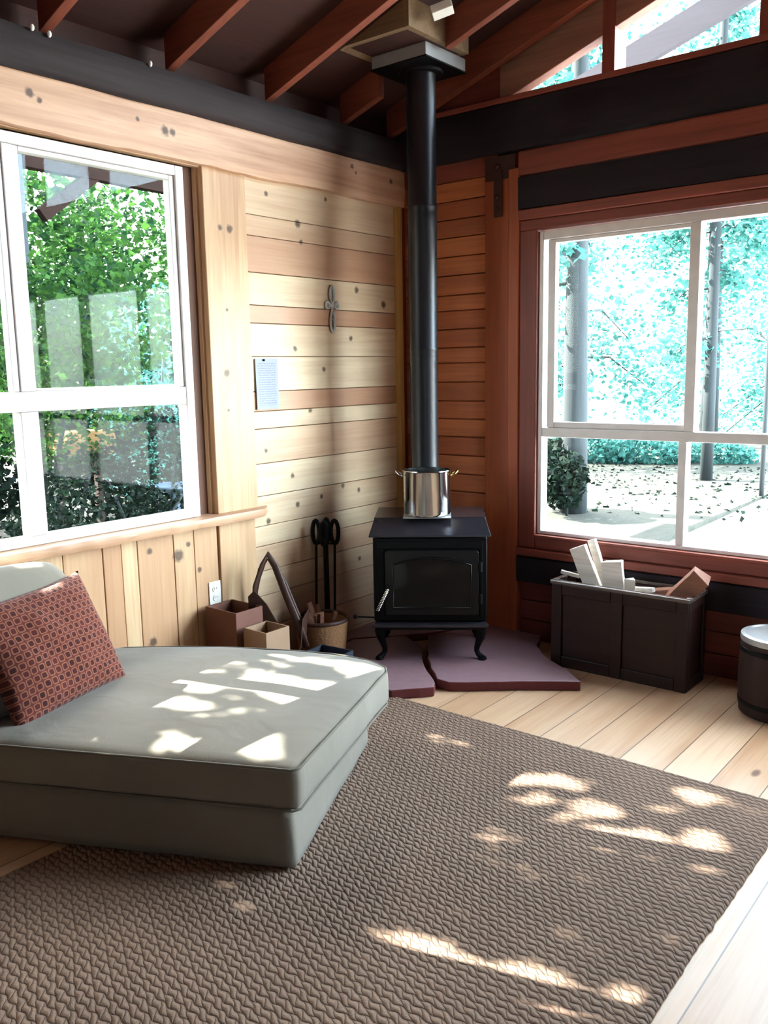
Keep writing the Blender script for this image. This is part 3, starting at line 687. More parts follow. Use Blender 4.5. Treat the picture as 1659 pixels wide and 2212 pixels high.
# note
note = thing('paper_note', 'white printed sheet pinned to the pine wall beside the board', 'paper', mat=frame((0, 1, 0), (0, 0, 1), (1, 0, 0), (.004, -1.148, 1.49)))
bm = newbm(); nn = 8
for i in range(nn):
    a, b = -.078+.156*i/nn, -.078+.156*(i+1)/nn
    zf = lambda a: .003+.004*abs(a)/.078
    vs = [bm.verts.new(p) for p in ((a, -.128, zf(a)), (b, -.128, zf(b)), (b, .128, zf(b)*.4), (a, .128, zf(a)*.4), (a, -.128, zf(a)-.001), (b, -.128, zf(b)-.001), (b, .128, zf(b)*.4-.001), (a, .128, zf(a)*.4-.001))]
    bm.faces.new(vs[:4]); bm.faces.new(vs[4:][::-1]); bm.faces.new((vs[0], vs[4], vs[5], vs[1])); bm.faces.new((vs[3], vs[2], vs[6], vs[7]))
def paper_mat():
    k = NT('printed_paper'); co = k.coord(); sx = k.new('ShaderNodeSeparateXYZ'); k.link(co, sx.inputs[0])
    ln = k.math('GREATER_THAN', k.math('FRACT', k.math('MULTIPLY', sx.outputs[1], 85)), .55)
    nz = k.math('GREATER_THAN', k.noise(k.vmath('MULTIPLY', co, (260, 85, 1)), 1, 1), .45)
    mg = k.math('MULTIPLY', k.math('LESS_THAN', k.math('ABSOLUTE', sx.outputs[0]), .062), k.math('LESS_THAN', k.math('ABSOLUTE', sx.outputs[1]), .108))
    f = k.math('MULTIPLY', k.math('MULTIPLY', ln, nz), mg)
    k.link(k.mix(k.math('MULTIPLY', f, .45), lin((160, 165, 182)), lin((88, 94, 116))), k.b.inputs['Base Color']); k.b.inputs['Roughness'].default_value = .8
    return k.m
o = obj('sheet', bm, paper_mat()); o.parent = note
bm = newbm(); lathe(bm, [(.005, .002), (.006, .008), (.003, .011)], c=(-.02, .12, 0), seg=12); o = obj('pin', bm, 'iron', smooth=True); o.parent = note
# outlet
ou = thing('wall_outlet', 'white electrical outlet plate low on the pine boards', 'outlet', mat=frame((0, 1, 0), (0, 0, 1), (1, 0, 0), (.001, -1.555, .475)))
bm = newbm(); bx(bm, -.037, .037, -.06, .06, 0, .006); o = obj('cover_plate', bm, 'plastic', bevel=.003); o.parent = ou
for zz in (-.022, .022):
    bm = newbm(); lathe(bm, [(.0165, .0055), (.016, .009)], c=(0, zz, 0), seg=24); s_ = obj('socket', bm, 'plastic', smooth=True); s_.parent = ou
    bm = newbm(); bx(bm, -.008, -.006, zz-.002, zz+.008, .0088, .0098); bx(bm, .006, .008, zz-.002, zz+.008, .0088, .0098); p_ = obj('slot', bm, 'iron'); p_.parent = s_
# white specks added for light leaking through small gaps above the beam
for (yb, zb, lb) in ((-2.36, 2.845, 'tiny white speck for a light leak on beam top, leftmost of three'), (-2.29, 2.84, 'tiny white speck for a light leak on beam top, middle of three'), (-1.826, 2.845, 'tiny white speck for a light leak on beam top, right of the three')):
    bm = newbm(); lathe(bm, [(.004, -.012), (.008, -.006), (.009, .002), (.005, .010)], c=(.085, yb, zb), seg=10)
    tag(obj('light_leak_speck', bm, 'plastic', smooth=True), lb, 'speck', 'tiny light-leak specks along the black beam')

# ================================================================== HEARTH
def slab(poly, z1, label, seed):
    rr = random.Random(seed); pts = []
    n = len(poly)
    for i in range(n):
        a = Vector(poly[i]); b = Vector(poly[(i+1) % n]); k_ = max(1, int((b-a).length/.07))
        for j in range(k_):
            p = a.lerp(b, j/k_); j_ = .006 if j else 0
            pts.append((p.x+rr.uniform(-j_, j_), p.y+rr.uniform(-j_, j_)))
    bm = newbm(); prism(bm, pts, .001, z1, 0, mi_top=0, mi_side=1)
    return tag(obj('hearth_stone', bm, ['stone', 'stone_edge'], bevel=.006), label, 'stone', 'red flagstones under the wood stove')
slab([(.66, -.02), (.98, -.03), (1.05, -.20), (1.17, -.335), (1.37, -.46), (1.50, -.575), (1.36, -.67), (1.25, -.75), (.99, -.955), (.915, -.95), (.80, -.84), (.69, -.72), (.56, -.55), (.46, -.40), (.56, -.15)], .05, 'largest red flagstone, under the stove and in front right', 1)
slab([(.97, -1.05), (.94, -1.0), (.78, -.86), (.67, -.74), (.53, -.56), (.36, -.48), (.16, -.70), (.18, -.98), (.46, -1.16), (.83, -1.21)], .05, 'red flagstone between chaise foot and the big slab', 2)
slab([(.02, -.12), (.02, -.95), (.14, -.93), (.14, -.68), (.34, -.46), (.42, -.36), (.53, -.14), (.5, -.03), (.05, -.03)], .046, 'red flagstone in the corner behind the stove', 3)

# ================================================================== STOVE
O_ = Vector((.724, -.737, .05)); tX = Vector((.815, .58, 0)).normalized(); bY = Vector((-tX.y, tX.x, 0))
SM = frame(tX, bY, (0, 0, 1), O_)        # z from the hearth top
stove = thing('wood_stove', 'black cast iron wood stove on curved legs in the corner', 'stove', mat=SM)
def sp(name, bm, mt, parent=stove, **k):
    o = obj(name, bm, mt, **k); o.parent = parent; return o
bm = newbm()
D = .46
bx(bm, -.293, .293, .012, D, .205, .65); bx(bm, -.275, .275, .02, D-.02, .19, .205)
sp('body', bm, 'iron', bevel=.008)
# front face plate with door opening look
bm = newbm(); bx(bm, -.29, .29, .0, .012, .21, .645); bx(bm, -.27, -.235, -.006, .0, .235, .59); bx(bm, .255, .272, -.006, .0, .235, .59); bx(bm, -.27, .272, -.006, .0, .592, .63)
sp('face_plate', bm, 'iron', bevel=.003)
# arched side detail
bm = newbm()
for sx_ in (-1, 1):
    bm = newbm()
    for (yy0, yy1, zz0, zz1) in ((.06, D-.04, .25, .262), (.06, D-.04, .59, .602), (.06, .072, .262, .59), (D-.052, D-.04, .262, .59)):
        bx(bm, sx_*.293-.004, sx_*.293+.004, yy0, yy1, zz0, zz1)
    sp('side_moulding', bm, 'iron', bevel=.002)
# ash lip + base
bm = newbm(); prism(bm, [(-.30, -.045), (.30, -.045), (.285, .03), (-.285, .03)], .185, .203); sp('ash_lip', bm, 'stovetop', bevel=.004)
bm = newbm(); bx(bm, -.285, .285, -.02, D, .165, .186); sp('base_frame', bm, 'iron', bevel=.005)
# sloping hood + top
bm = newbm(); P = []
for (hw, y, z) in ((.313, -.008, .652), (.313, -.008, .662), (.290, .118, .735), (.285, .118, .722)): P.append((bm.verts.new((-hw, y, z)), bm.verts.new((hw, y, z))))
for i in range(4): a, b = P[i], P[(i+1) % 4]; bm.faces.new((a[0], a[1], b[1], b[0]))
bm.faces.new([p[0] for p in P]); bm.faces.new([p[1] for p in P][::-1])
sp('front_hood', bm, 'stovetop', bevel=.003)
bm = newbm(); bx(bm, -.285, .285, .10, D-.0, .65, .722); sp('hood_box', bm, 'iron', bevel=.003)
bm = newbm(); bx(bm, -.292, .292, .112, D+.01, .722, .736); sp('top_plate', bm, 'stovetop', bevel=.004)
# rear shield
bm = newbm(); bx(bm, -.27, .27, D+.03, D+.036, .22, .70); bx(bm, -.2, -.18, D, D+.03, .3, .32); bx(bm, .18, .2, D, D+.03, .3, .32); sp('heat_shield', bm, 'iron')
# door
door = newbm(); prism(door, [(-.232, .245), (.25, .245), (.25, .575), (.235, .59), (-.217, .59), (-.232, .575)], 0, .018, mat=Matrix(((1, 0, 0, 0), (0, 0, -1, -.004), (0, 1, 0, 0), (0, 0, 0, 1))))
dr = sp('door', door, 'iron_shiny', bevel=.005)
gl = newbm(); arc = [(-.185, .29), (.205, .29), (.205, .51)] + [(.205-.39*i/10, .51+.035*math.sin(PI*i/10)) for i in range(1, 10)] + [(-.185, .51)]
prism(gl, arc, 0, .004, mat=Matrix(((1, 0, 0, 0), (0, 0, -1, -.022), (0, 1, 0, 0), (0, 0, 0, 1)))); g_ = sp('door_glass', gl, 'glassblack', parent=dr)
bm = newbm()
tube(bm, [(-.19, -.026, .285), (.21, -.026, .285), (.21, -.026, .512)] + [(.21-.40*i/10, -.026, .512+.037*math.sin(PI*i/10)) for i in range(1, 10)] + [(-.19, -.026, .512)], .005, 6, closed=True)
sp('glass_rim', bm, 'iron_shiny', parent=dr, smooth='all')
for zz in (.33, .5):
    bm = newbm(); lathe(bm, [(.009, -.025), (.009, .025)], c=(.258, -.02, zz), seg=12); sp('hinge', bm, 'iron', parent=dr, smooth=True)
bm = newbm(); tube(bm, [(-.225, -.022, .40), (-.225, -.055, .40)], .007, 8); h0 = sp('handle_stem', bm, 'iron', parent=dr, smooth=True)
bm = newbm(); n = 16
pts = [(-.215-.055*i/n, -.062, .385-.12*i/n) for i in range(n+1)]
# coil spring handle
cpts = []
for i in range(121):
    f = i/120; c_ = Vector((-.215-.055*f, -.062, .395-.115*f)); ax = Vector((-.055, 0, -.115)).normalized(); s1_ = Vector((0, 1, 0)); s2_ = ax.cross(s1_)
    a = f*2*PI*14; cpts.append(c_ + s1_*math.cos(a)*.008 + s2_*math.sin(a)*.008)
tube(bm, cpts, .0026, 5); tube(bm, [(-.215, -.062, .395), (-.27, -.062, .28)], .004, 6); sp('door_handle', bm, 'chrome', parent=stove, smooth='all')['label'] = 'bright coiled door handle'
# air rod with ball at the left side
bm = newbm(); tube(bm, [(-.28, .02, .222), (-.385, .0, .232)], .0045, 8); rod = sp('air_rod', bm, 'iron', smooth=True)
bm = newbm(); lathe(bm, [(.001, -.012), (.008, -.009), (.0125, 0), (.008, .009), (.001, .012)], c=(-.39, 0, .232), seg=14); sp('knob', bm, 'iron', parent=rod, smooth='all')
# cabriole legs
for sx_, yy in ((-1, .0), (1, .0), (-1, D-.07), (1, D-.07)):
    bm = newbm(); c = []
    prof = [(.0, .20, .030), (.004, .175, .032), (.008, .15, .030), (.006, .12, .023), (-.004, .09, .018), (-.014, .06, .015), (-.016, .04, .014), (-.006, .022, .015), (.012, .012, .016), (.026, .010, .012)]
    tube(bm, [(sx_*(.255+dx*.9), yy+.02-dx*.9, zz) for dx, zz, r in prof], [r for _, _, r in prof], 12)
    lathe(bm, [(.02, .0), (.024, .004), (.02, .014)], c=(sx_*.268, yy+.006, 0), seg=16)
    prism(bm, [(0, .0), (.09, 0), (.05, -.012), (.02, -.035), (.008, -.06), (0, -.06)], -.008, .008, mat=Matrix(((-sx_, 0, 0, sx_*.27), (0, 0, 1, yy+.01), (0, 1, 0, .185), (0, 0, 0, 1))))
    sp('leg', bm, 'iron', smooth=True, angle=60)

# pipe
pc = Vector((.478, -.443, 0)) + Vector((.005, .003, 0))
pipe = thing('stove_pipe', 'tall black stove pipe rising from stove to ceiling', 'stove pipe', (pc.x, pc.y, .787))
def absch(name, bm, mt, root, **k): return child(obj(name, bm, mt, **k), root)
bm = newbm(); lathe(bm, [(.082, .7875), (.084, .82), (.076, .84)], c=pc, seg=48); absch('collar', bm, 'iron', pipe, smooth=True)
for za, zb in ((.83, 1.62), (1.615, 2.35), (2.345, 3.07)):
    bm = newbm(); r0 = .0735 if za < 1 else .075
    pf = [(r0, za), (r0, za+.03), (r0+.0018, za+.035), (r0+.0018, za+.045), (r0, za+.05), (r0, zb-.04), (r0+.0015, zb-.03), (r0+.0015, zb)]
    lathe(bm, pf, c=pc, seg=48)
    bx(bm, -.006, .006, -.0785, -.072, za+.05, zb-.05, mat=Matrix.Translation(pc) @ Matrix.Rotation(-.9, 4, 'Z'))
    absch('pipe_section', bm, 'pipe', pipe, smooth=True)
# ceiling support box
cb = thing('chimney_support_box', 'black metal support box where the pipe meets the ceiling', 'chimney box', (pc.x, pc.y, 3.06))
bm = newbm(); bx(bm, .305, .645, -.620, -.275, 3.055, 3.118); absch('metal_box', bm, 'galv', cb, bevel=.003)['label'] = 'metal box sides'
bm = newbm(); bx(bm, .300, .650, -.625, -.270, 3.048, 3.056); lathe(bm, [(.11, 3.035), (.115, 3.049)], c=pc, seg=40); absch('trim_plate', bm, 'iron', cb, bevel=.002)
wb = thing('chimney_chase', 'weathered wooden box framed around chimney at the rafters', 'chimney chase', (.48, -.55, 3.12))
bm = newbm()
zb_, zt_ = 3.119, 3.30
P1 = [(.66, .695, -.82, -.32), (.27, .305, -.82, -.32)]
for a in P1:
    v8 = bx(bm, a[0], a[1], a[2], a[3], zb_, zt_)
bx(bm, .306, .659, -.82, -.785, zb_, zt_); bx(bm, .306, .659, -.355, -.32, zb_, zt_)
for v in bm.verts:
    if v.co.z > 3.2: v.co.z = roofz(v.co.x)+.149
o = absch('frame_boards', bm, 'chasewood' if 'chasewood' in M else 'graywood', wb, bevel=.003)
bm = newbm(); bx(bm, .306, .659, -.784, -.356, 3.119, 3.128); absch('bottom_panel', bm, 'deck', wb)
# small white fixture
bm = newbm(); bx(bm, -.05, .05, -.035, .035, -.02, .02, mat=Matrix.Translation((.80, -.70, roofz(.80)+.06)) @ Matrix.Rotation(-math.atan(SL), 4, 'Y') @ Matrix.Rotation(.5, 4, 'Z'))
tag(obj('junction_box', bm, 'plastic', bevel=.004), 'small white box fixed to the roof beside chimney chase', 'box')

# ================================================================== POT
pcx = O_ + tX*-.013 + bY*.175; PB = Matrix.Translation((pcx.x, pcx.y, .787)) @ Matrix.Rotation(math.atan2(tX.y, tX.x), 4, 'Z')
pot = thing('stock_pot', 'shiny steel stock pot standing on the stove top', 'pot', mat=PB)
bm = newbm(); R_ = .124
lathe(bm, [(R_-.012, .006), (R_-.004, .009), (R_, .018), (R_, .235), (R_+.004, .240), (R_+.003, .244), (R_-.003, .242), (R_-.004, .018), (.001, .014)], seg=64); o = obj('pot_body', bm, 'steel', smooth=True); o.parent = pot
for s_ in (-1, 1):
    bm = newbm(); tube(bm, [(s_*R_, -.035, .212), (s_*(R_+.02), -.034, .222), (s_*(R_+.036), -.02, .235), (s_*(R_+.038), 0, .238), (s_*(R_+.036), .02, .235), (s_*(R_+.02), .034, .222), (s_*R_, .035, .212)], .005, 8)
    o = obj('handle', bm, 'chrome' if s_ < 0 else 'brass', smooth='all'); o.parent = pot
bm = newbm(); bx(bm, -.125, .125, -.11, .13, .0, .005); tr_ = obj('trivet', bm, 'galv', bevel=.002); tr_.matrix_world = PB
tag(tr_, 'thin pale metal trivet plate under the steel pot', 'trivet')

# ================================================================== FIREPLACE TOOLS
T0 = Vector((.10, -.845, .047))
tp = Vector((.815, .58, 0)).normalized()       # lateral towards right in view
fs = thing('tool_stand', 'black iron stand of the fireplace tools by left wall', 'tool stand', T0)
bm = newbm(); lathe(bm, [(.085, 0), (.085, .008), (.03, .014), (.01, .03)], c=T0, seg=24); absch('base', bm, 'iron', fs, smooth=True)
bm = newbm(); tube(bm, [T0+Vector((0, 0, .01)), T0+Vector((0, 0, .62)), T0+Vector((0, 0, .67))], .007, 8); tube(bm, [T0+Vector((0, 0, .662))+Vector((math.cos(a)*.018, math.sin(a)*.018, .02*math.sin(a))) for a in [i*2*PI/12 for i in range(12)]], .004, 6, closed=True); absch('pole', bm, 'iron', fs, smooth=True)
bm = newbm()
for a in range(4):
    d = Vector((math.cos(a*PI/2+.6), math.sin(a*PI/2+.6), 0)); tube(bm, [T0+Vector((0, 0, .57)), T0+d*.055+Vector((0, 0, .57)), T0+d*.062+Vector((0, 0, .585))], .004, 6)
absch('hook_rack', bm, 'iron', fs, smooth=True)
def tool(name, label, d, kind, ang):
    top = T0 + d + Vector((0, 0, .645)); t = thing(name, label, 'fireplace tool', top, 'fireplace tools hanging on the stand')
    bm = newbm(); L_ = .50; pts = [top + Vector((0, 0, -.06-L_*i/10)) + d*(.25*i/10*(-1 if kind == 'poker' else 1)) for i in range(11)]
    tube(bm, pts, .0072, 7); absch('shaft', bm, 'iron', t, smooth=True)
    bm = newbm(); q = tp*math.cos(ang)+Vector((0, 0, 0))
    hw = .021
    tube(bm, [top+q*hw*math.sin(a)+Vector((0, 0, -.01+.065*math.cos(a)*-1)) for a in [i*2*PI/16 for i in range(16)]], .0115, 8, closed=True); absch('handle', bm, 'iron', t, smooth='all')
    e = pts[-1]; bm = newbm(); mt = 'iron'
    if kind == 'poker': tube(bm, [e, e+Vector((0, 0, -.05))], [.006, .001], 6); tube(bm, [e+Vector((0, 0, .02)), e+tp*.025+Vector((0, 0, .0)), e+tp*.03+Vector((0, 0, .02))], .005, 6); nm = 'tip'
    elif kind == 'shovel':
        m4 = frame(tp, Vector((-tp.y, tp.x, 0)), (0, 0, 1), e)
        for b in ((-.05, .05, -.003, .003, -.13, .0), (-.053, -.047, -.003, .03, -.13, 0), (.047, .053, -.003, .03, -.13, 0), (-.05, .05, -.003, .03, -.004, .0)): bx(bm, *b, mat=m4)
        nm = 'blade'
    elif kind == 'brush':
        lathe(bm, [(.014, .0), (.02, -.02), (.022, -.03), (.04, -.12), (.036, -.125)], c=e, seg=16); nm = 'bristles'; mt = 'straw'
    else:
        for s_ in (-1, 1): tube(bm, [e, e+tp*s_*.03+Vector((0, 0, -.04)), e+tp*s_*.025+Vector((0, 0, -.09)), e+tp*s_*.004+Vector((0, 0, -.12))], .005, 6)
        nm = 'jaws'
    absch(nm, bm, mt, t, smooth=True)
tool('fire_poker', 'black fire poker hanging rightmost on the tool stand', tp*.05, 'poker', .0)
tool('ash_shovel', 'black ash shovel hanging leftmost on the tool stand', tp*-.052, 'shovel', .5)
tool('hearth_brush', 'black handled hearth brush hanging at the front of stand', Vector((tp.y, -tp.x, 0))*.055, 'brush', .3)
tool('log_tongs', 'black log tongs hanging behind on the tool stand', Vector((-tp.y, tp.x, 0))*.05, 'tongs', 1.0)

# ================================================================== BOXES, BASKET, CARRIER ON THE LEFT
def boxat(name, label, cat, y0, y1, x0, x1, z1, mt, flaps=False, rot=0, tap=0, z0=.001):
    c = Vector(((x0+x1)/2, (y0+y1)/2, z0)); t = thing(name, label, cat, mat=Matrix.Translation(c) @ Matrix.Rotation(rot, 4, 'Z'))
    hx, hy = (x1-x0)/2, (y1-y0)/2; h = z1-z0; th = .006
    bm = newbm()
    bx(bm, -hx, hx, -hy, hy, 0, th); bx(bm, -hx, -hx+th, -hy, hy, th, h); bx(bm, hx-th, hx, -hy, hy, th, h); bx(bm, -hx+th, hx-th, -hy, -hy+th, th, h); bx(bm, -hx+th, hx-th, hy-th, hy, th, h)
    if tap:
        for v in bm.verts: k_ = 1+tap*v.co.z/h; v.co.x *= k_; v.co.y *= k_
    o = obj('box_body', bm, mt); o.parent = t
    if flaps:
        for sx_ in (-1, 1):
            bm = newbm(); bx(bm, 0, .11, -hy, hy, 0, .004, mat=Matrix.Translation((sx_*hx, 0, h)) @ Matrix.Rotation(-.9 if sx_ > 0 else PI+.5, 4, 'Y')); o = obj('flap', bm, mt); o.parent = t
    return t
boxat('cardboard_box', 'reddish brown cardboard box against the left wall', 'box', -1.64, -1.47, .03, .25, .43, 'cardboard')
boxat('cardboard_box', 'tan cardboard box beside the reddish box', 'box', -1.62, -1.47, .275, .43, .36, 'cardboard2')
boxat('plastic_tub', 'dark navy plastic tub between chaise and hearth stones', 'tub', -1.42, -1.22, .42, .60, .20, 'navy', tap=.08, rot=.1)
# log basket with bark pieces
BC = Vector((.23, -1.035, .001)); bk = thing('log_basket', 'tan woven basket of kindling in front of the tools', 'basket', BC)
bm = newbm(); prof = [(.105, 0), (.12, .06), (.132, .15), (.14, .25), (.143, .262), (.134, .262), (.131, .25), (.118, .1), (.1, .012), (.001, .01)]
lathe(bm, prof, c=BC, seg=40); absch('basket_body', bm, 'straw', bk, smooth=True)
bm = newbm(); tube(bm, [BC+Vector((0.138*math.cos(2*PI*i/30), .138*math.sin(2*PI*i/30), .262)) for i in range(30)], .011, 8, closed=True); absch('rim', bm, 'leather', bk, smooth='all')
rr = random.Random(8)
for i in range(9):
    a = rr.uniform(0, 2*PI); d = Vector((math.cos(a), math.sin(a), 0)); p = BC + d*rr.uniform(.0, .05) + Vector((0, 0, .02)); top_ = BC + Vector((math.cos(a+2.6), math.sin(a+2.6), 0))*.075 + Vector((0, 0, rr.uniform(.28, .34)))
    bm = newbm(); tube(bm, [p, top_], .02, 5, flat=(1, .6)); tag(obj('kindling_stick', bm, 'bark_wood'), 'rough brown kindling stick standing in the woven basket', 'stick', 'kindling in the woven basket')
# leather log carrier with tall handles
LC = Vector((.21, -1.315, .001)); lc = thing('log_carrier', 'dark brown leather log carrier with tall peaked handles', 'log carrier', LC)
bm = newbm(); cs = []
pr_ = [(-.13, .36), (-.12, .22), (-.07, .1), (0, .06), (.07, .1), (.12, .22), (.13, .34)]
for i in range(len(pr_)-1):
    (a, za), (b, zb) = pr_[i], pr_[i+1]
    v = [bm.verts.new(LC+tp*p+Vector((-tp.y, tp.x, 0))*q+Vector((0, 0, zz+dz))) for (p, zz) in ((a, za), (b, zb)) for q in (-.12, .12) for dz in (0, .008)]
    for q_ in ((0, 1, 3, 2), (4, 6, 7, 5), (0, 4, 5, 1), (2, 3, 7, 6), (0, 2, 6, 4), (1, 5, 7, 3)): bm.faces.new([v[k_] for k_ in q_])
absch('sling', bm, 'leather', lc)
bq = Vector((-tp.y, tp.x, 0))
def Lp(a, b, z): return LC + tp*a + bq*b + Vector((0, 0, z))
bm = newbm(); tube(bm, [Lp(-.12, -.06, .33), Lp(-.11, -.05, .50), Lp(-.07, -.04, .61), Lp(-.045, -.03, .66), Lp(-.01, -.03, .60), Lp(.045, -.05, .45), Lp(.11, -.08, .30), Lp(.14, -.08, .20)], .018, 8, flat=(1, .45)); absch('handle', bm, 'leather', lc, smooth='all')
bm = newbm(); tube(bm, [Lp(-.14, .06, .34), Lp(-.13, .05, .45), Lp(-.10, .04, .57), Lp(-.05, .03, .63), Lp(.02, .03, .50), Lp(.09, .0, .33), Lp(.12, .0, .22)], .016, 8, flat=(1, .45)); absch('handle', bm, 'leather', lc, smooth='all')
bm = newbm(); prism(bm, [(-.13, .20), (-.13, .47), (-.10, .5), (-.04, .43), (.06, .24), (.08, .1)], -.13, -.122, mat=frame(tp, (0, 0, 1), bq*1.0, LC)); absch('side_panel', bm, 'leather', lc)
bm = newbm(); bx(bm, -.12, .12, -.12, .12, 0, .055, mat=Matrix.Translation(LC) @ Matrix.Rotation(math.atan2(tp.y, tp.x), 4, 'Z')); absch('base', bm, 'leather', lc, bevel=.006)

# ================================================================== CHEST WITH FIREWOOD
CH = thing('wooden_chest', 'dark panelled wooden chest holding firewood under the right window', 'chest', (1.55, -.16, 0))
X0, X1, YF, YB, HZ = 1.205, 1.905, -.305, -.068, .462
bm = newbm(); bx(bm, X0, X1, YF, YF+.02, .03, HZ-.02); bx(bm, X0, X1, YB-.02, YB, .03, HZ-.02); bx(bm, X0, X0+.02, YF+.021, YB-.021, .03, HZ-.02); bx(bm, X1-.02, X1, YF+.021, YB-.021, .03, HZ-.02); bx(bm, X0+.02, X1-.02, YF+.02, YB-.02, .03, .05)
absch('carcass', bm, 'trunk_wood', CH, bevel=.004)
bm = newbm()
for (a, b) in ((X0-.008, X0+.05), (X1-.05, X1+.008), ((X0+X1)/2-.03, (X0+X1)/2+.03)): bx(bm, a, b, YF-.012, YF, .0, HZ-.02)
for (z0_, z1_) in ((.0, .06), (HZ-.075, HZ-.021)): bx(bm, X0+.051, (X0+X1)/2-.031, YF-.011, YF, z0_, z1_); bx(bm, (X0+X1)/2+.031, X1-.051, YF-.011, YF, z0_, z1_)
for (a, b) in ((YF, YF+.04), (YB-.04, YB)): bx(bm, X1, X1+.010, a, b, 0, HZ-.02)
for (z0_, z1_) in ((.0, .06), (HZ-.065, HZ-.021)): bx(bm, X1, X1+.010, YF+.041, YB-.041, z0_, z1_)
absch('panel_frame', bm, 'trunk_wood', CH, bevel=.004)
bm = newbm(); bx(bm, X0-.014, X1+.016, YF-.02, YF+.014, HZ-.02, HZ); bx(bm, X0-.014, X1+.016, YB-.012, YB+.006, HZ-.02, HZ); bx(bm, X0-.014, X0+.016, YF+.015, YB-.013, HZ-.02, HZ); bx(bm, X1-.014, X1+.016, YF+.015, YB-.013, HZ-.02, HZ)
absch('rim', bm, 'rim_wood', CH, bevel=.005)['label'] = 'shiny rim with its highlight painted lighter'
def log(label, p0, p1, poly, mt, seed, group='firewood pieces in the chest'):
    """split log between two points with polygon cross-section"""
    p0, p1 = Vector(p0), Vector(p1); t = (p1-p0).normalized(); s = t.cross(Vector((0, 1, 0))).normalized(); u = s.cross(t).normalized()
    bm = newbm(); rings = []; N = 8
    for i in range(N+1):
        c = p0.lerp(p1, i/N); ring = []
        for j, (a, b) in enumerate(poly):
            k_ = 1+.10*noise.noise(Vector((i*.7+seed, j*2.3, 0))); ring.append(bm.verts.new(c + s*a*k_ + u*b*k_))
        rings.append(ring)
    n_ = len(poly)
    for i in range(N):
        for j in range(n_): bm.faces.new((rings[i][j], rings[i][(j+1) % n_], rings[i+1][(j+1) % n_], rings[i+1][j]))
    bm.faces.new(rings[0][::-1]); bm.faces.new(rings[-1]); 
    return tag(obj('firewood', bm, mt, bevel=.003), label, 'firewood', group)
yl = -.17
log('rough pale slat of firewood leaning left in the chest', (1.42, yl-.01, .30), (1.285, yl-.03, .625), [(-.045, -.015), (.045, -.015), (.045, .012), (-.045, .015)], 'split_wood', 1)
log('pale firewood stick peeking up behind the slat', (1.44, yl+.04, .34), (1.325, yl+.045, .655), [(-.022, -.015), (.02, -.015), (.02, .015), (-.022, .015)], 'split_wood', 2)
log('thick white split block of firewood in the chest middle', (1.53, yl-.035, .25), (1.485, yl-.035, .575), [(-.055, -.03), (.055, -.035), (.05, .02), (-.035, .035)], 'split_wood', 3)
log('small white wedge of firewood right of the block', (1.59, yl-.05, .30), (1.588, yl-.05, .50), [(-.03, -.02), (.03, -.02), (.0, .03)], 'split_wood', 4)
log('short pale firewood stick lying near the chest rim', (1.57, yl+.02, .43), (1.70, yl-.04, .455), [(-.012, -.012), (.012, -.012), (.012, .012), (-.012, .012)], 'split_wood', 5)
log('dull brown firewood round low in the chest', (1.69, yl-.01, .425), (1.80, yl+.03, .44), [(.034*math.cos(a), .034*math.sin(a)) for a in [i*PI/4 for i in range(8)]], 'bark_wood', 6)
log('large brown split log leaning right out of the chest', (1.735, yl-.01, .34), (1.93, yl-.01, .56), [(-.06, -.055), (.035, -.05), (.055, .0), (-.03, .055)], 'bark_wood', 7)
log('tiny white wood scrap sticking over the chest left rim', (1.27, yl+.03, .452), (1.185, yl-.02, .478), [(-.01, -.008), (.01, -.008), (.008, .01), (-.01, .008)], 'split_wood', 8)
for i, (a, b, c_, d_) in enumerate(((1.25, 1.86, -.24, .40), (1.25, 1.84, -.15, .40), (1.24, 1.85, -.2, .34), (1.25, 1.86, -.12, .34))):
    log('brown firewood log lying deep inside the chest', (a, c_, d_-.06), (b, c_, d_-.05), [(.04*math.cos(q*PI/3), .036*math.sin(q*PI/3)) for q in range(6)], 'bark_wood', 20+i, 'logs lying inside the chest')

# ================================================================== BARREL AT THE RIGHT EDGE
BR = Vector((2.325, -.30, 0)); br = thing('canister', 'dark round wooden canister with pale lid at right edge', 'canister', BR)
bm = newbm(); lathe(bm, [(.155, .001), (.165, .01), (.172, .12), (.172, .24), (.160, .335)], c=BR, seg=48); absch('barrel_body', bm, 'barrel', br, smooth=True)
bm = newbm(); lathe(bm, [(.168, .336), (.170, .345), (.168, .362), (.150, .366), (.145, .360), (.01, .360)], c=BR, seg=48); absch('lid', bm, 'galv', br, smooth=True)
for zz in (.05, .29):
    bm = newbm(); r_ = .1695 if zz < .1 else .1685
    lathe(bm, [(r_, zz), (r_+.002, zz+.002), (r_+.002, zz+.02), (r_, zz+.022)], c=BR, seg=48); absch('hoop', bm, 'iron', br, smooth=True)

# floor debris
for i, (x, y, lb) in enumerate(((2.73, -1.66, 'small dark leaf scrap on the floor beside the rug edge'), (2.76, -1.56, 'tiny dark crumb on floor near the rug corner'), (2.83, -2.55, 'dark scrap on the floor near bottom right'))):
    bm = newbm(); pts = [(x+.016*math.cos(a)*random.uniform(.5, 1), y+.010*math.sin(a)*random.uniform(.5, 1)) for a in [q*PI/3 for q in range(6)]]
    prism(bm, pts, .0005, .004); tag(obj('leaf_scrap', bm, 'leather'), lb, 'debris')

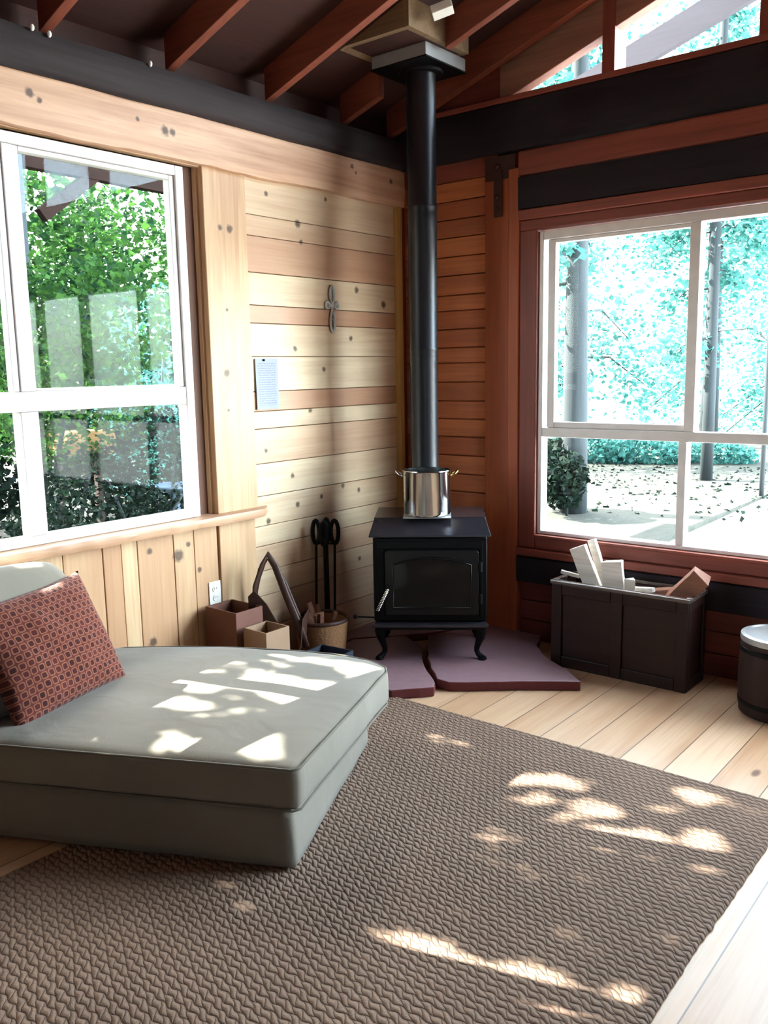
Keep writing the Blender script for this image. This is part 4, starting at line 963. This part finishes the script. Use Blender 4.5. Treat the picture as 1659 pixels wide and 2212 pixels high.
# ================================================================== OUTSIDE
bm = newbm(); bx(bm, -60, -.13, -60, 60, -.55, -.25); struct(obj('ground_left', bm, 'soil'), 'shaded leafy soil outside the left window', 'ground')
bm = newbm(); N = 40
gx = [-.12+70*i/N for i in range(N+1)]
GV = [[bm.verts.new((-.13 + 60*(i/N)**1.5, .13+60*(j/N)**1.5, -.45+.25*min(1, (60*(j/N)**1.5)/12))) for i in range(N+1)] for j in range(N+1)]
GV2 = [[bm.verts.new((-.13 - 60*(i/N)**1.5, .13+60*(j/N)**1.5, -.24+.04*min(1, (60*(j/N)**1.5)/12)-.2)) for i in range(N+1)] for j in range(N+1)]
for G_ in (GV, GV2):
    for j in range(N):
        for i in range(N): bm.faces.new((G_[j][i], G_[j][i+1], G_[j+1][i+1], G_[j+1][i]))
bm.free()
bm = newbm(); 
G_ = [[bm.verts.new((-45+100*i/N, .14+60*(j/N)**1.4, -.40+.14*math.tanh(60*(j/N)**1.4/8)+.02*noise.noise(Vector((i*.8, j*.8, 0))))) for i in range(N+1)] for j in range(N+1)]
for j in range(N):
    for i in range(N): bm.faces.new((G_[j][i], G_[j][i+1], G_[j+1][i+1], G_[j+1][i]))
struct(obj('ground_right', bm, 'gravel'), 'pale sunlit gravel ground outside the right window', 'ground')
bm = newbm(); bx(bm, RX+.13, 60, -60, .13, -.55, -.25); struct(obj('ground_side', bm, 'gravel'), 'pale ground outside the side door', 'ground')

def leaf_mesh(P, size, seed, name, mt, shape=0, tone=None):
    """P: (n,3) centres -> one mesh of folded leaf blades"""
    r = np.random.default_rng(seed); n = len(P)
    d = r.normal(size=(n, 3)); d[:, 2] = d[:, 2]*.5-.2; d /= np.linalg.norm(d, axis=1)[:, None]
    a = r.normal(size=(n, 3)); s = np.cross(d, a); s /= np.linalg.norm(s, axis=1)[:, None]; nn = np.cross(d, s)
    L_ = size*r.uniform(.6, 1.3, n)[:, None]; Wd = L_*r.uniform(.28, .45, n)[:, None]
    v = np.stack([P-d*L_*.5, P+s*Wd+nn*L_*.08, P+d*L_*.5, P-s*Wd+nn*L_*.08, P+d*L_*.1], 1)
    verts = v.reshape(-1, 3); i0 = np.arange(n)*5
    faces = np.concatenate([np.stack([i0, i0+1, i0+4], 1), np.stack([i0+1, i0+2, i0+4], 1), np.stack([i0+2, i0+3, i0+4], 1), np.stack([i0+3, i0, i0+4], 1)])
    me = bpy.data.meshes.new(name); me.from_pydata(verts.tolist(), [], faces.tolist())
    at = me.attributes.new('tone', 'FLOAT', 'FACE'); t = r.uniform(0, 1, n) if tone is None else tone
    at.data.foreach_set('value', np.tile(t, 4).astype(np.float32)); me.materials.append(M[mt])
    o = bpy.data.objects.new(name, me); COL.objects.link(o); return o
def blobs(spec, n, seed, hollow=.35):
    """points in a set of ellipsoids (cx,cy,cz,rx,ry,rz)"""
    r = np.random.default_rng(seed); spec = np.array(spec, float); vol = spec[:, 3]*spec[:, 4]*spec[:, 5]; k_ = r.choice(len(spec), n, p=vol/vol.sum())
    u = r.normal(size=(n, 3)); u /= np.linalg.norm(u, axis=1)[:, None]; rad = (hollow+(1-hollow)*r.uniform(0, 1, n))**(1/2)
    return spec[k_, :3] + u*rad[:, None]*spec[k_, 3:]
def bush(name, label, cat, spec, n, size, mt, seed, stems, bark='bark', group=None, filt=None):
    c = spec[0]; gz = -.25 if c[0] < 0 and c[1] < .14 else -.3
    root = thing(name, label, cat, (stems[0][0][0], stems[0][0][1], stems[0][0][2]), group)
    P = blobs(spec, n, seed)
    if filt is not None: P = P[filt(P)]
    f = leaf_mesh(P, size, seed, 'foliage', mt); child(f, root); f['kind'] = 'stuff'
    bm = newbm()
    for st in stems:
        pts = st[:-1]; r0 = st[-1]; k_ = len(pts)
        tube(bm, pts, [r0*(1-.7*i/(k_-1)) for i in range(k_)], 8)
    child(obj('trunk', bm, bark, smooth='all'), root)
    return root

# sun gaps: leaves standing between these lit patches and the sun are missing
Sn = np.array(SUN)
CH_PATCH = [([(.85, -2.2), (.82, -2.03), (1.01, -1.99), (1.18, -1.96), (1.26, -2.13), (1.16, -2.21), (.96, -2.21)]), ([(.87, -2.47), (.86, -2.38), (.95, -2.36), (.99, -2.41), (.93, -2.48)]),
            ([(.63, -2.24), (.56, -2.09), (.6, -2.06), (.69, -2.23)]), ([(.71, -1.84), (.9, -1.75), (1.19, -1.66), (1.30, -1.75), (1.09, -1.79)]),
            ([(.98, -2.64), (1.09, -2.69), (1.24, -2.66), (1.16, -2.57), (1.08, -2.61)]), ([(1.2, -2.5), (1.36, -2.57), (1.48, -2.53), (1.38, -2.42), (1.24, -2.44)])]
FL_PATCH = [[(1.55, -1.75), (1.58, -1.56), (1.71, -1.54), (1.94, -1.43), (1.94, -1.53), (1.74, -1.62)], [(2.03, -1.66), (2.05, -1.58), (2.16, -1.58), (2.13, -1.66)],
            [(2.11, -1.74), (2.22, -1.69), (2.34, -1.63), (2.34, -1.78), (2.22, -1.80)], [(2.37, -1.60), (2.47, -1.49), (2.56, -1.67), (2.52, -1.77), (2.43, -1.72)],
            [(2.19, -1.51), (2.27, -1.43), (2.29, -1.50)], [(2.22, -1.31), (2.27, -1.26), (2.31, -1.31), (2.40, -1.33), (2.36, -1.39)],
            [(1.88, -2.62), (1.97, -2.53), (2.08, -2.53), (2.17, -2.53), (2.29, -2.47), (2.41, -2.47), (2.50, -2.54), (2.43, -2.61), (2.28, -2.58), (2.16, -2.60), (2.02, -2.61)],
            [(2.48, -2.46), (2.56, -2.38), (2.62, -2.46), (2.53, -2.53)]]
PIL_PATCH = [[(.10, -3.0), (.10, -2.4), (.34, -2.4), (.34, -3.0)]]
def inpoly(px, py, poly):
    ins = np.zeros(len(px), bool); n = len(poly)
    for i in range(n):
        x0, y0 = poly[i]; x1, y1 = poly[(i+1) % n]
        c = ((y0 > py) != (y1 > py)) & (px < (x1-x0)*(py-y0)/(y1-y0+1e-12)+x0); ins ^= c
    return ins
def sun_open(P):
    o_ = np.zeros(len(P), bool)
    for dx, dy in ((0, 0), (.02, 0), (-.02, 0), (0, .02), (0, -.02)): o_ |= sun_open1(P + np.array([dx, dy, 0]))
    return o_
def sun_open1(P):
    """True where a leaf would keep one of the lit patches dark"""
    out = np.zeros(len(P), bool)
    for z, polys in ((.365, CH_PATCH), (.014, FL_PATCH)):
        k_ = (z-P[:, 2])/Sn[2]; qx = P[:, 0]+Sn[0]*k_; qy = P[:, 1]+Sn[1]*k_
        for pl in polys: out |= inpoly(qx, qy, pl)
    k_ = (.80-P[:, 2])/Sn[2]; qx = P[:, 0]+Sn[0]*k_; qy = P[:, 1]+Sn[1]*k_
    out |= inpoly(qx, qy, PIL_PATCH[0]) & (np.sin(qy*38) > .1)
    return out
# unseen tree added to dapple the sun, crown gapped over the lit patches
bush('dapple_tree', 'large unseen maple above the left window, crown gapped to dapple the room', 'tree',
     [(-3.0, -3.2, 3.7, .9, 1.5, 1.1), (-3.2, -4.6, 4.0, 1.0, 1.2, 1.0), (-3.2, -1.9, 4.2, 1.0, 1.0, 1.0), (-4.2, -3.6, 4.9, 1.2, 1.6, 1.0)], 15000, .11, 'leaf', 3,
     [[(-4.6, -5.2, -.25), (-4.5, -5.0, 1.5), (-4.2, -4.6, 3.0), (-4.0, -4.0, 4.6), .14]], filt=lambda P: ~sun_open(P))

LB = -.25
bush('leafy_shrub', 'bright green maple shrub filling the left window', 'shrub', [(-3.0, -.7, 1.9, .6, .55, .55), (-2.9, -.1, 2.0, .6, .6, .5), (-3.1, -.4, 1.3, .6, .8, .5), (-2.6, -1.6, 1.6, .5, .5, .7)], 9000, .058, 'leaf', 21,
     [[(-3.0, -.6, LB), (-3.0, -.6, .8), (-2.9, -.45, 1.6), (-2.8, -.3, 2.2), .03], [(-3.0, -.6, LB), (-3.1, -.2, .9), (-3.1, .1, 1.8), .025]])
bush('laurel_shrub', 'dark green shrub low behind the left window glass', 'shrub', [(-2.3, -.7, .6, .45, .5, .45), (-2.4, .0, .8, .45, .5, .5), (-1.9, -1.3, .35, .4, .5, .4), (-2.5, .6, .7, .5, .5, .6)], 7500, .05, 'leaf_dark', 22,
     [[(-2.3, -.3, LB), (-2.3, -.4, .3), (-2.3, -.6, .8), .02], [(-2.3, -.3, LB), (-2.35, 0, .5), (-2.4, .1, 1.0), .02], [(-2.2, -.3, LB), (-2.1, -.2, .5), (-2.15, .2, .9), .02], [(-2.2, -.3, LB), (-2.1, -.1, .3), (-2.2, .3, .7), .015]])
bush('feathery_shrub', 'blue-green shrub beside the pale post outside', 'shrub', [(-3.6, .9, 1.5, .6, .6, .9), (-3.4, .5, 1.0, .5, .5, .6)], 5000, .05, 'leaf_teal', 23,
     [[(-3.6, .8, LB), (-3.6, .85, .9), (-3.5, .9, 1.9), .03]])
for i, (x, y, z, rx, rz, nm, lb, mt, n_) in enumerate(((-7.5, 1.6, 2.6, 1.6, 2.0, 'birch_tree', 'tall thin tree behind shrubs seen through left window', 'leaf', 9000), (-8.5, 4.0, 2.4, 1.7, 2.2, 'alder_tree', 'broad green tree far behind left window', 'leaf', 9000),
                                                       (-9.0, -.8, 2.2, 1.5, 1.6, 'hazel_tree', 'green tree at far left of the left window', 'leaf_teal', 8000), (-7.0, -2.2, 1.5, 1.3, 1.5, 'elder_tree', 'blue-green tree beyond left edge pane', 'leaf_teal', 8000))):
    bush(nm, lb, 'tree', [(x, y, z, rx, rx, rz), (x+.5, y+.5, z-1.2, rx*.8, rx*.8, 1.0)], n_, .12, mt, 40+i, [[(x, y, LB), (x+.1, y, 1.5), (x, y+.1, 3.2), (x, y, 4.6), .10]], 'bark_pale')
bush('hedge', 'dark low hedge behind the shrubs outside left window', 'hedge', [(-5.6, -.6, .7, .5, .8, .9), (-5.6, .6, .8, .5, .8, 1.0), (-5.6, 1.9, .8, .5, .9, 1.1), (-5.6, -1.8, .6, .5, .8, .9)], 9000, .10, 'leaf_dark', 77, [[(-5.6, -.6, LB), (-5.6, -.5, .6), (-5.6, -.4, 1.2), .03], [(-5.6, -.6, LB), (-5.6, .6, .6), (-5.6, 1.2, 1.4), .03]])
# porch structure across the yard
pr = thing('porch_frame', 'brown timber porch with diagonal braces across the yard', 'porch_out', (-3.6, -.5, LB))
def at(px_, py_, X):
    d = fwd + r2*((px_-829.5)/1892.5) - u2*((py_-1106)/1892.5); return CAM + d*((X-CAM.x)/d.x)
def beam(bm, a, b, w_, h_, tone=.3):
    a, b = Vector(a), Vector(b); t = (b-a).normalized(); s = t.cross(Vector((1, 0, 0))).normalized(); m4 = Matrix((t, Vector((1, 0, 0)), s)).transposed().to_4x4(); m4.translation = a
    bx(bm, 0, (b-a).length, -w_/2, w_/2, -h_/2, h_/2, tone, mat=m4)
PX = -3.6
bm = newbm(); beam(bm, (PX, -2.2, 3.62), (PX, 3.0, 3.62), .12, .30); child(obj('top_beam', bm, 'porch_out', bevel=.004), pr)
bm = newbm(); beam(bm, (PX, -.34, 3.30), (PX, 2.0, 3.28), .10, .16); child(obj('lower_beam', bm, 'porch_out', bevel=.004), pr)
for a, b in (((PX, .36, 3.28), (PX, -.20, 2.86)), ((PX, -.95, 2.80), (PX, -.45, 3.42))):
    bm = newbm(); beam(bm, a, b, .08, .11); child(obj('brace', bm, 'porch_out', bevel=.004), pr)
bm = newbm(); bx(bm, PX-.06, PX+.06, -.50, -.36, LB, 3.5); child(obj('post', bm, 'bark', bevel=.004), pr)
bm = newbm(); bx(bm, PX-.06, PX+.06, 1.95, 2.09, LB, 3.5); child(obj('post', bm, 'porch_out', bevel=.004), pr)
bm = newbm()
for k_ in range(4): bx(bm, PX-.03, PX+.0, -.34, .10, 3.37+k_*.062, 3.428+k_*.062, .4)
child(obj('wall_boards', bm, 'porch_out'), pr)
bm = newbm(); bx(bm, PX-1.6, PX+.2, -3.0, 4.0, 3.80, 3.86); child(obj('porch_roof', bm, 'deck'), pr)
# yard ornaments
bm = newbm(); bb = Vector((-2.45, .12, LB)); bd_ = thing('bird_bath', 'pale blue bird bath standing among shrubs', 'bird bath', bb)
lathe(bm, [(.13, 0), (.12, .04), (.04, .08), (.035, .78), (.06, .84)], c=bb, seg=24); child(obj('pedestal', bm, 'bluepaint', smooth=True), bd_)
bm = newbm(); lathe(bm, [(.05, .84), (.20, .90), (.205, .915), (.17, .90), (.01, .88)], c=bb, seg=32); child(obj('basin', bm, 'bluepaint', smooth=True), bd_)
up_ = Vector((-2.2, -.42, LB)); bm = newbm(); lathe(bm, [(.12, 0), (.17, .1), (.19, .3), (.15, .52), (.17, .56), (.15, .56), (.12, .5)], c=up_, seg=32)
tag(obj('garden_urn', bm, 'clay', smooth=True), 'dark clay garden urn below the left window', 'urn')
pb = thing('planter_box', 'orange planter box among the shrubs outside', 'planter', (-3.1, -.2, LB))
bm = newbm(); bx(bm, -3.35, -3.05, -.45, .0, .90, 1.10); child(obj('trough', bm, 'orangepaint', bevel=.005), pb)
for yy in (-.43, -.07): bm = newbm(); bx(bm, -3.3, -3.25, yy, yy+.05, LB, .90); child(obj('leg', bm, 'porch'), pb)

# woods outside the right window
def conifer(name, label, x, y, r, h, mt, seed, low=1.2, n=5200, spread=1.2, lean=0):
    root = thing(name, label, 'tree', (x, y, -.35)); bm = newbm()
    tube(bm, [(x+lean*i/6, y, -.35+h*i/6) for i in range(7)], [r*(1-.55*i/6) for i in range(7)], 12)
    rr = random.Random(seed); ends = []
    for i in range(22):
        z = low + (h-low)*rr.random(); a = rr.uniform(0, 2*PI); L_ = spread*(1-.5*z/h)*rr.uniform(.6, 1.1)
        p0 = Vector((x+lean*z/h, y, z)); p1 = p0+Vector((math.cos(a)*L_*.5, math.sin(a)*L_*.5, .0)); p2 = p0+Vector((math.cos(a)*L_, math.sin(a)*L_, -.35*L_))
        tube(bm, [p0, p1, p2], [r*.16, r*.11, r*.04], 5); ends += [p1.lerp(p2, q) for q in (0, .3, .6, 1)]
    child(obj('trunk', bm, 'bark', smooth='all'), root)
    E_ = np.array([list(e) for e in ends]); g = np.random.default_rng(seed); P = E_[g.integers(0, len(E_), n)] + g.normal(size=(n, 3))*np.array((.16, .16, .16))*(1 if n < 6000 else 2.2)
    f = leaf_mesh(P, .11, seed, 'foliage', mt); child(f, root); f['kind'] = 'stuff'
conifer('fir_tree', 'dark trunked fir close to the left side of right window', -1.66, 5.6, .17, 7, 'leaf_teal', 61, 2.4)
conifer('fir_tree', 'slim fir in the middle of the upper left pane', -1.35, 9.5, .10, 9, 'leaf_teal', 62, 1.8)
conifer('fir_tree', 'slim fir just left of the window mullion', -.15, 8.2, .035, 8, 'leaf_teal', 63, 3.0, 1200, .7)
conifer('fir_tree', 'tall fir seen in the upper right pane', 1.35, 10, .05, 9, 'leaf_teal', 64, 3.0, 1400, 1.0)
conifer('fir_tree', 'far fir left of the dark trunk', -4.4, 11, .2, 9, 'leaf_teal', 65, .6, 9000, 2.0)
conifer('fir_tree', 'far fir between the two middle trunks', -3.2, 15, .2, 10, 'leaf_teal', 66, .5, 12000, 2.6)
conifer('fir_tree', 'distant fir low behind the pale ground', -1.4, 19, .2, 10, 'leaf_teal', 67, 1.0, 14000, 3.2)
bush('laurel_shrub', 'green bush at the foot of the fir outside right window', 'shrub', [(-1.6, 5.2, .2, .3, .35, .36), (-1.95, 5.5, .3, .4, .4, .4)], 2200, .09, 'leaf_dark', 71, [[(-1.6, 5.3, -.3), (-1.6, 5.3, .2), (-1.6, 5.3, .6), .02]])

bush('bramble_bank', 'low green bramble bank along the far edge of the gravel', 'shrub', [(-4.2, 11.2, -.05, 1.0, .5, .35), (-3.2, 11.6, -.1, .9, .5, .3), (-2.2, 12.2, -.12, .9, .5, .26)], 5000, .10, 'leaf_teal', 81, [[(-3.4, 11.5, -.3), (-3.4, 11.5, 0), (-3.3, 11.5, .2), .02]])
_g = np.random.default_rng(9); _P = np.stack([_g.uniform(-4.5, 1.5, 900), 5.5+6.0*_g.uniform(0, 1, 900)**.7, np.full(900, -.255)], 1)
_f = leaf_mesh(_P, .09, 90, 'fallen_leaves', 'leaf_dark'); tag(_f, 'dry fallen leaves scattered over the pale gravel outside', 'leaves', None, 'stuff')
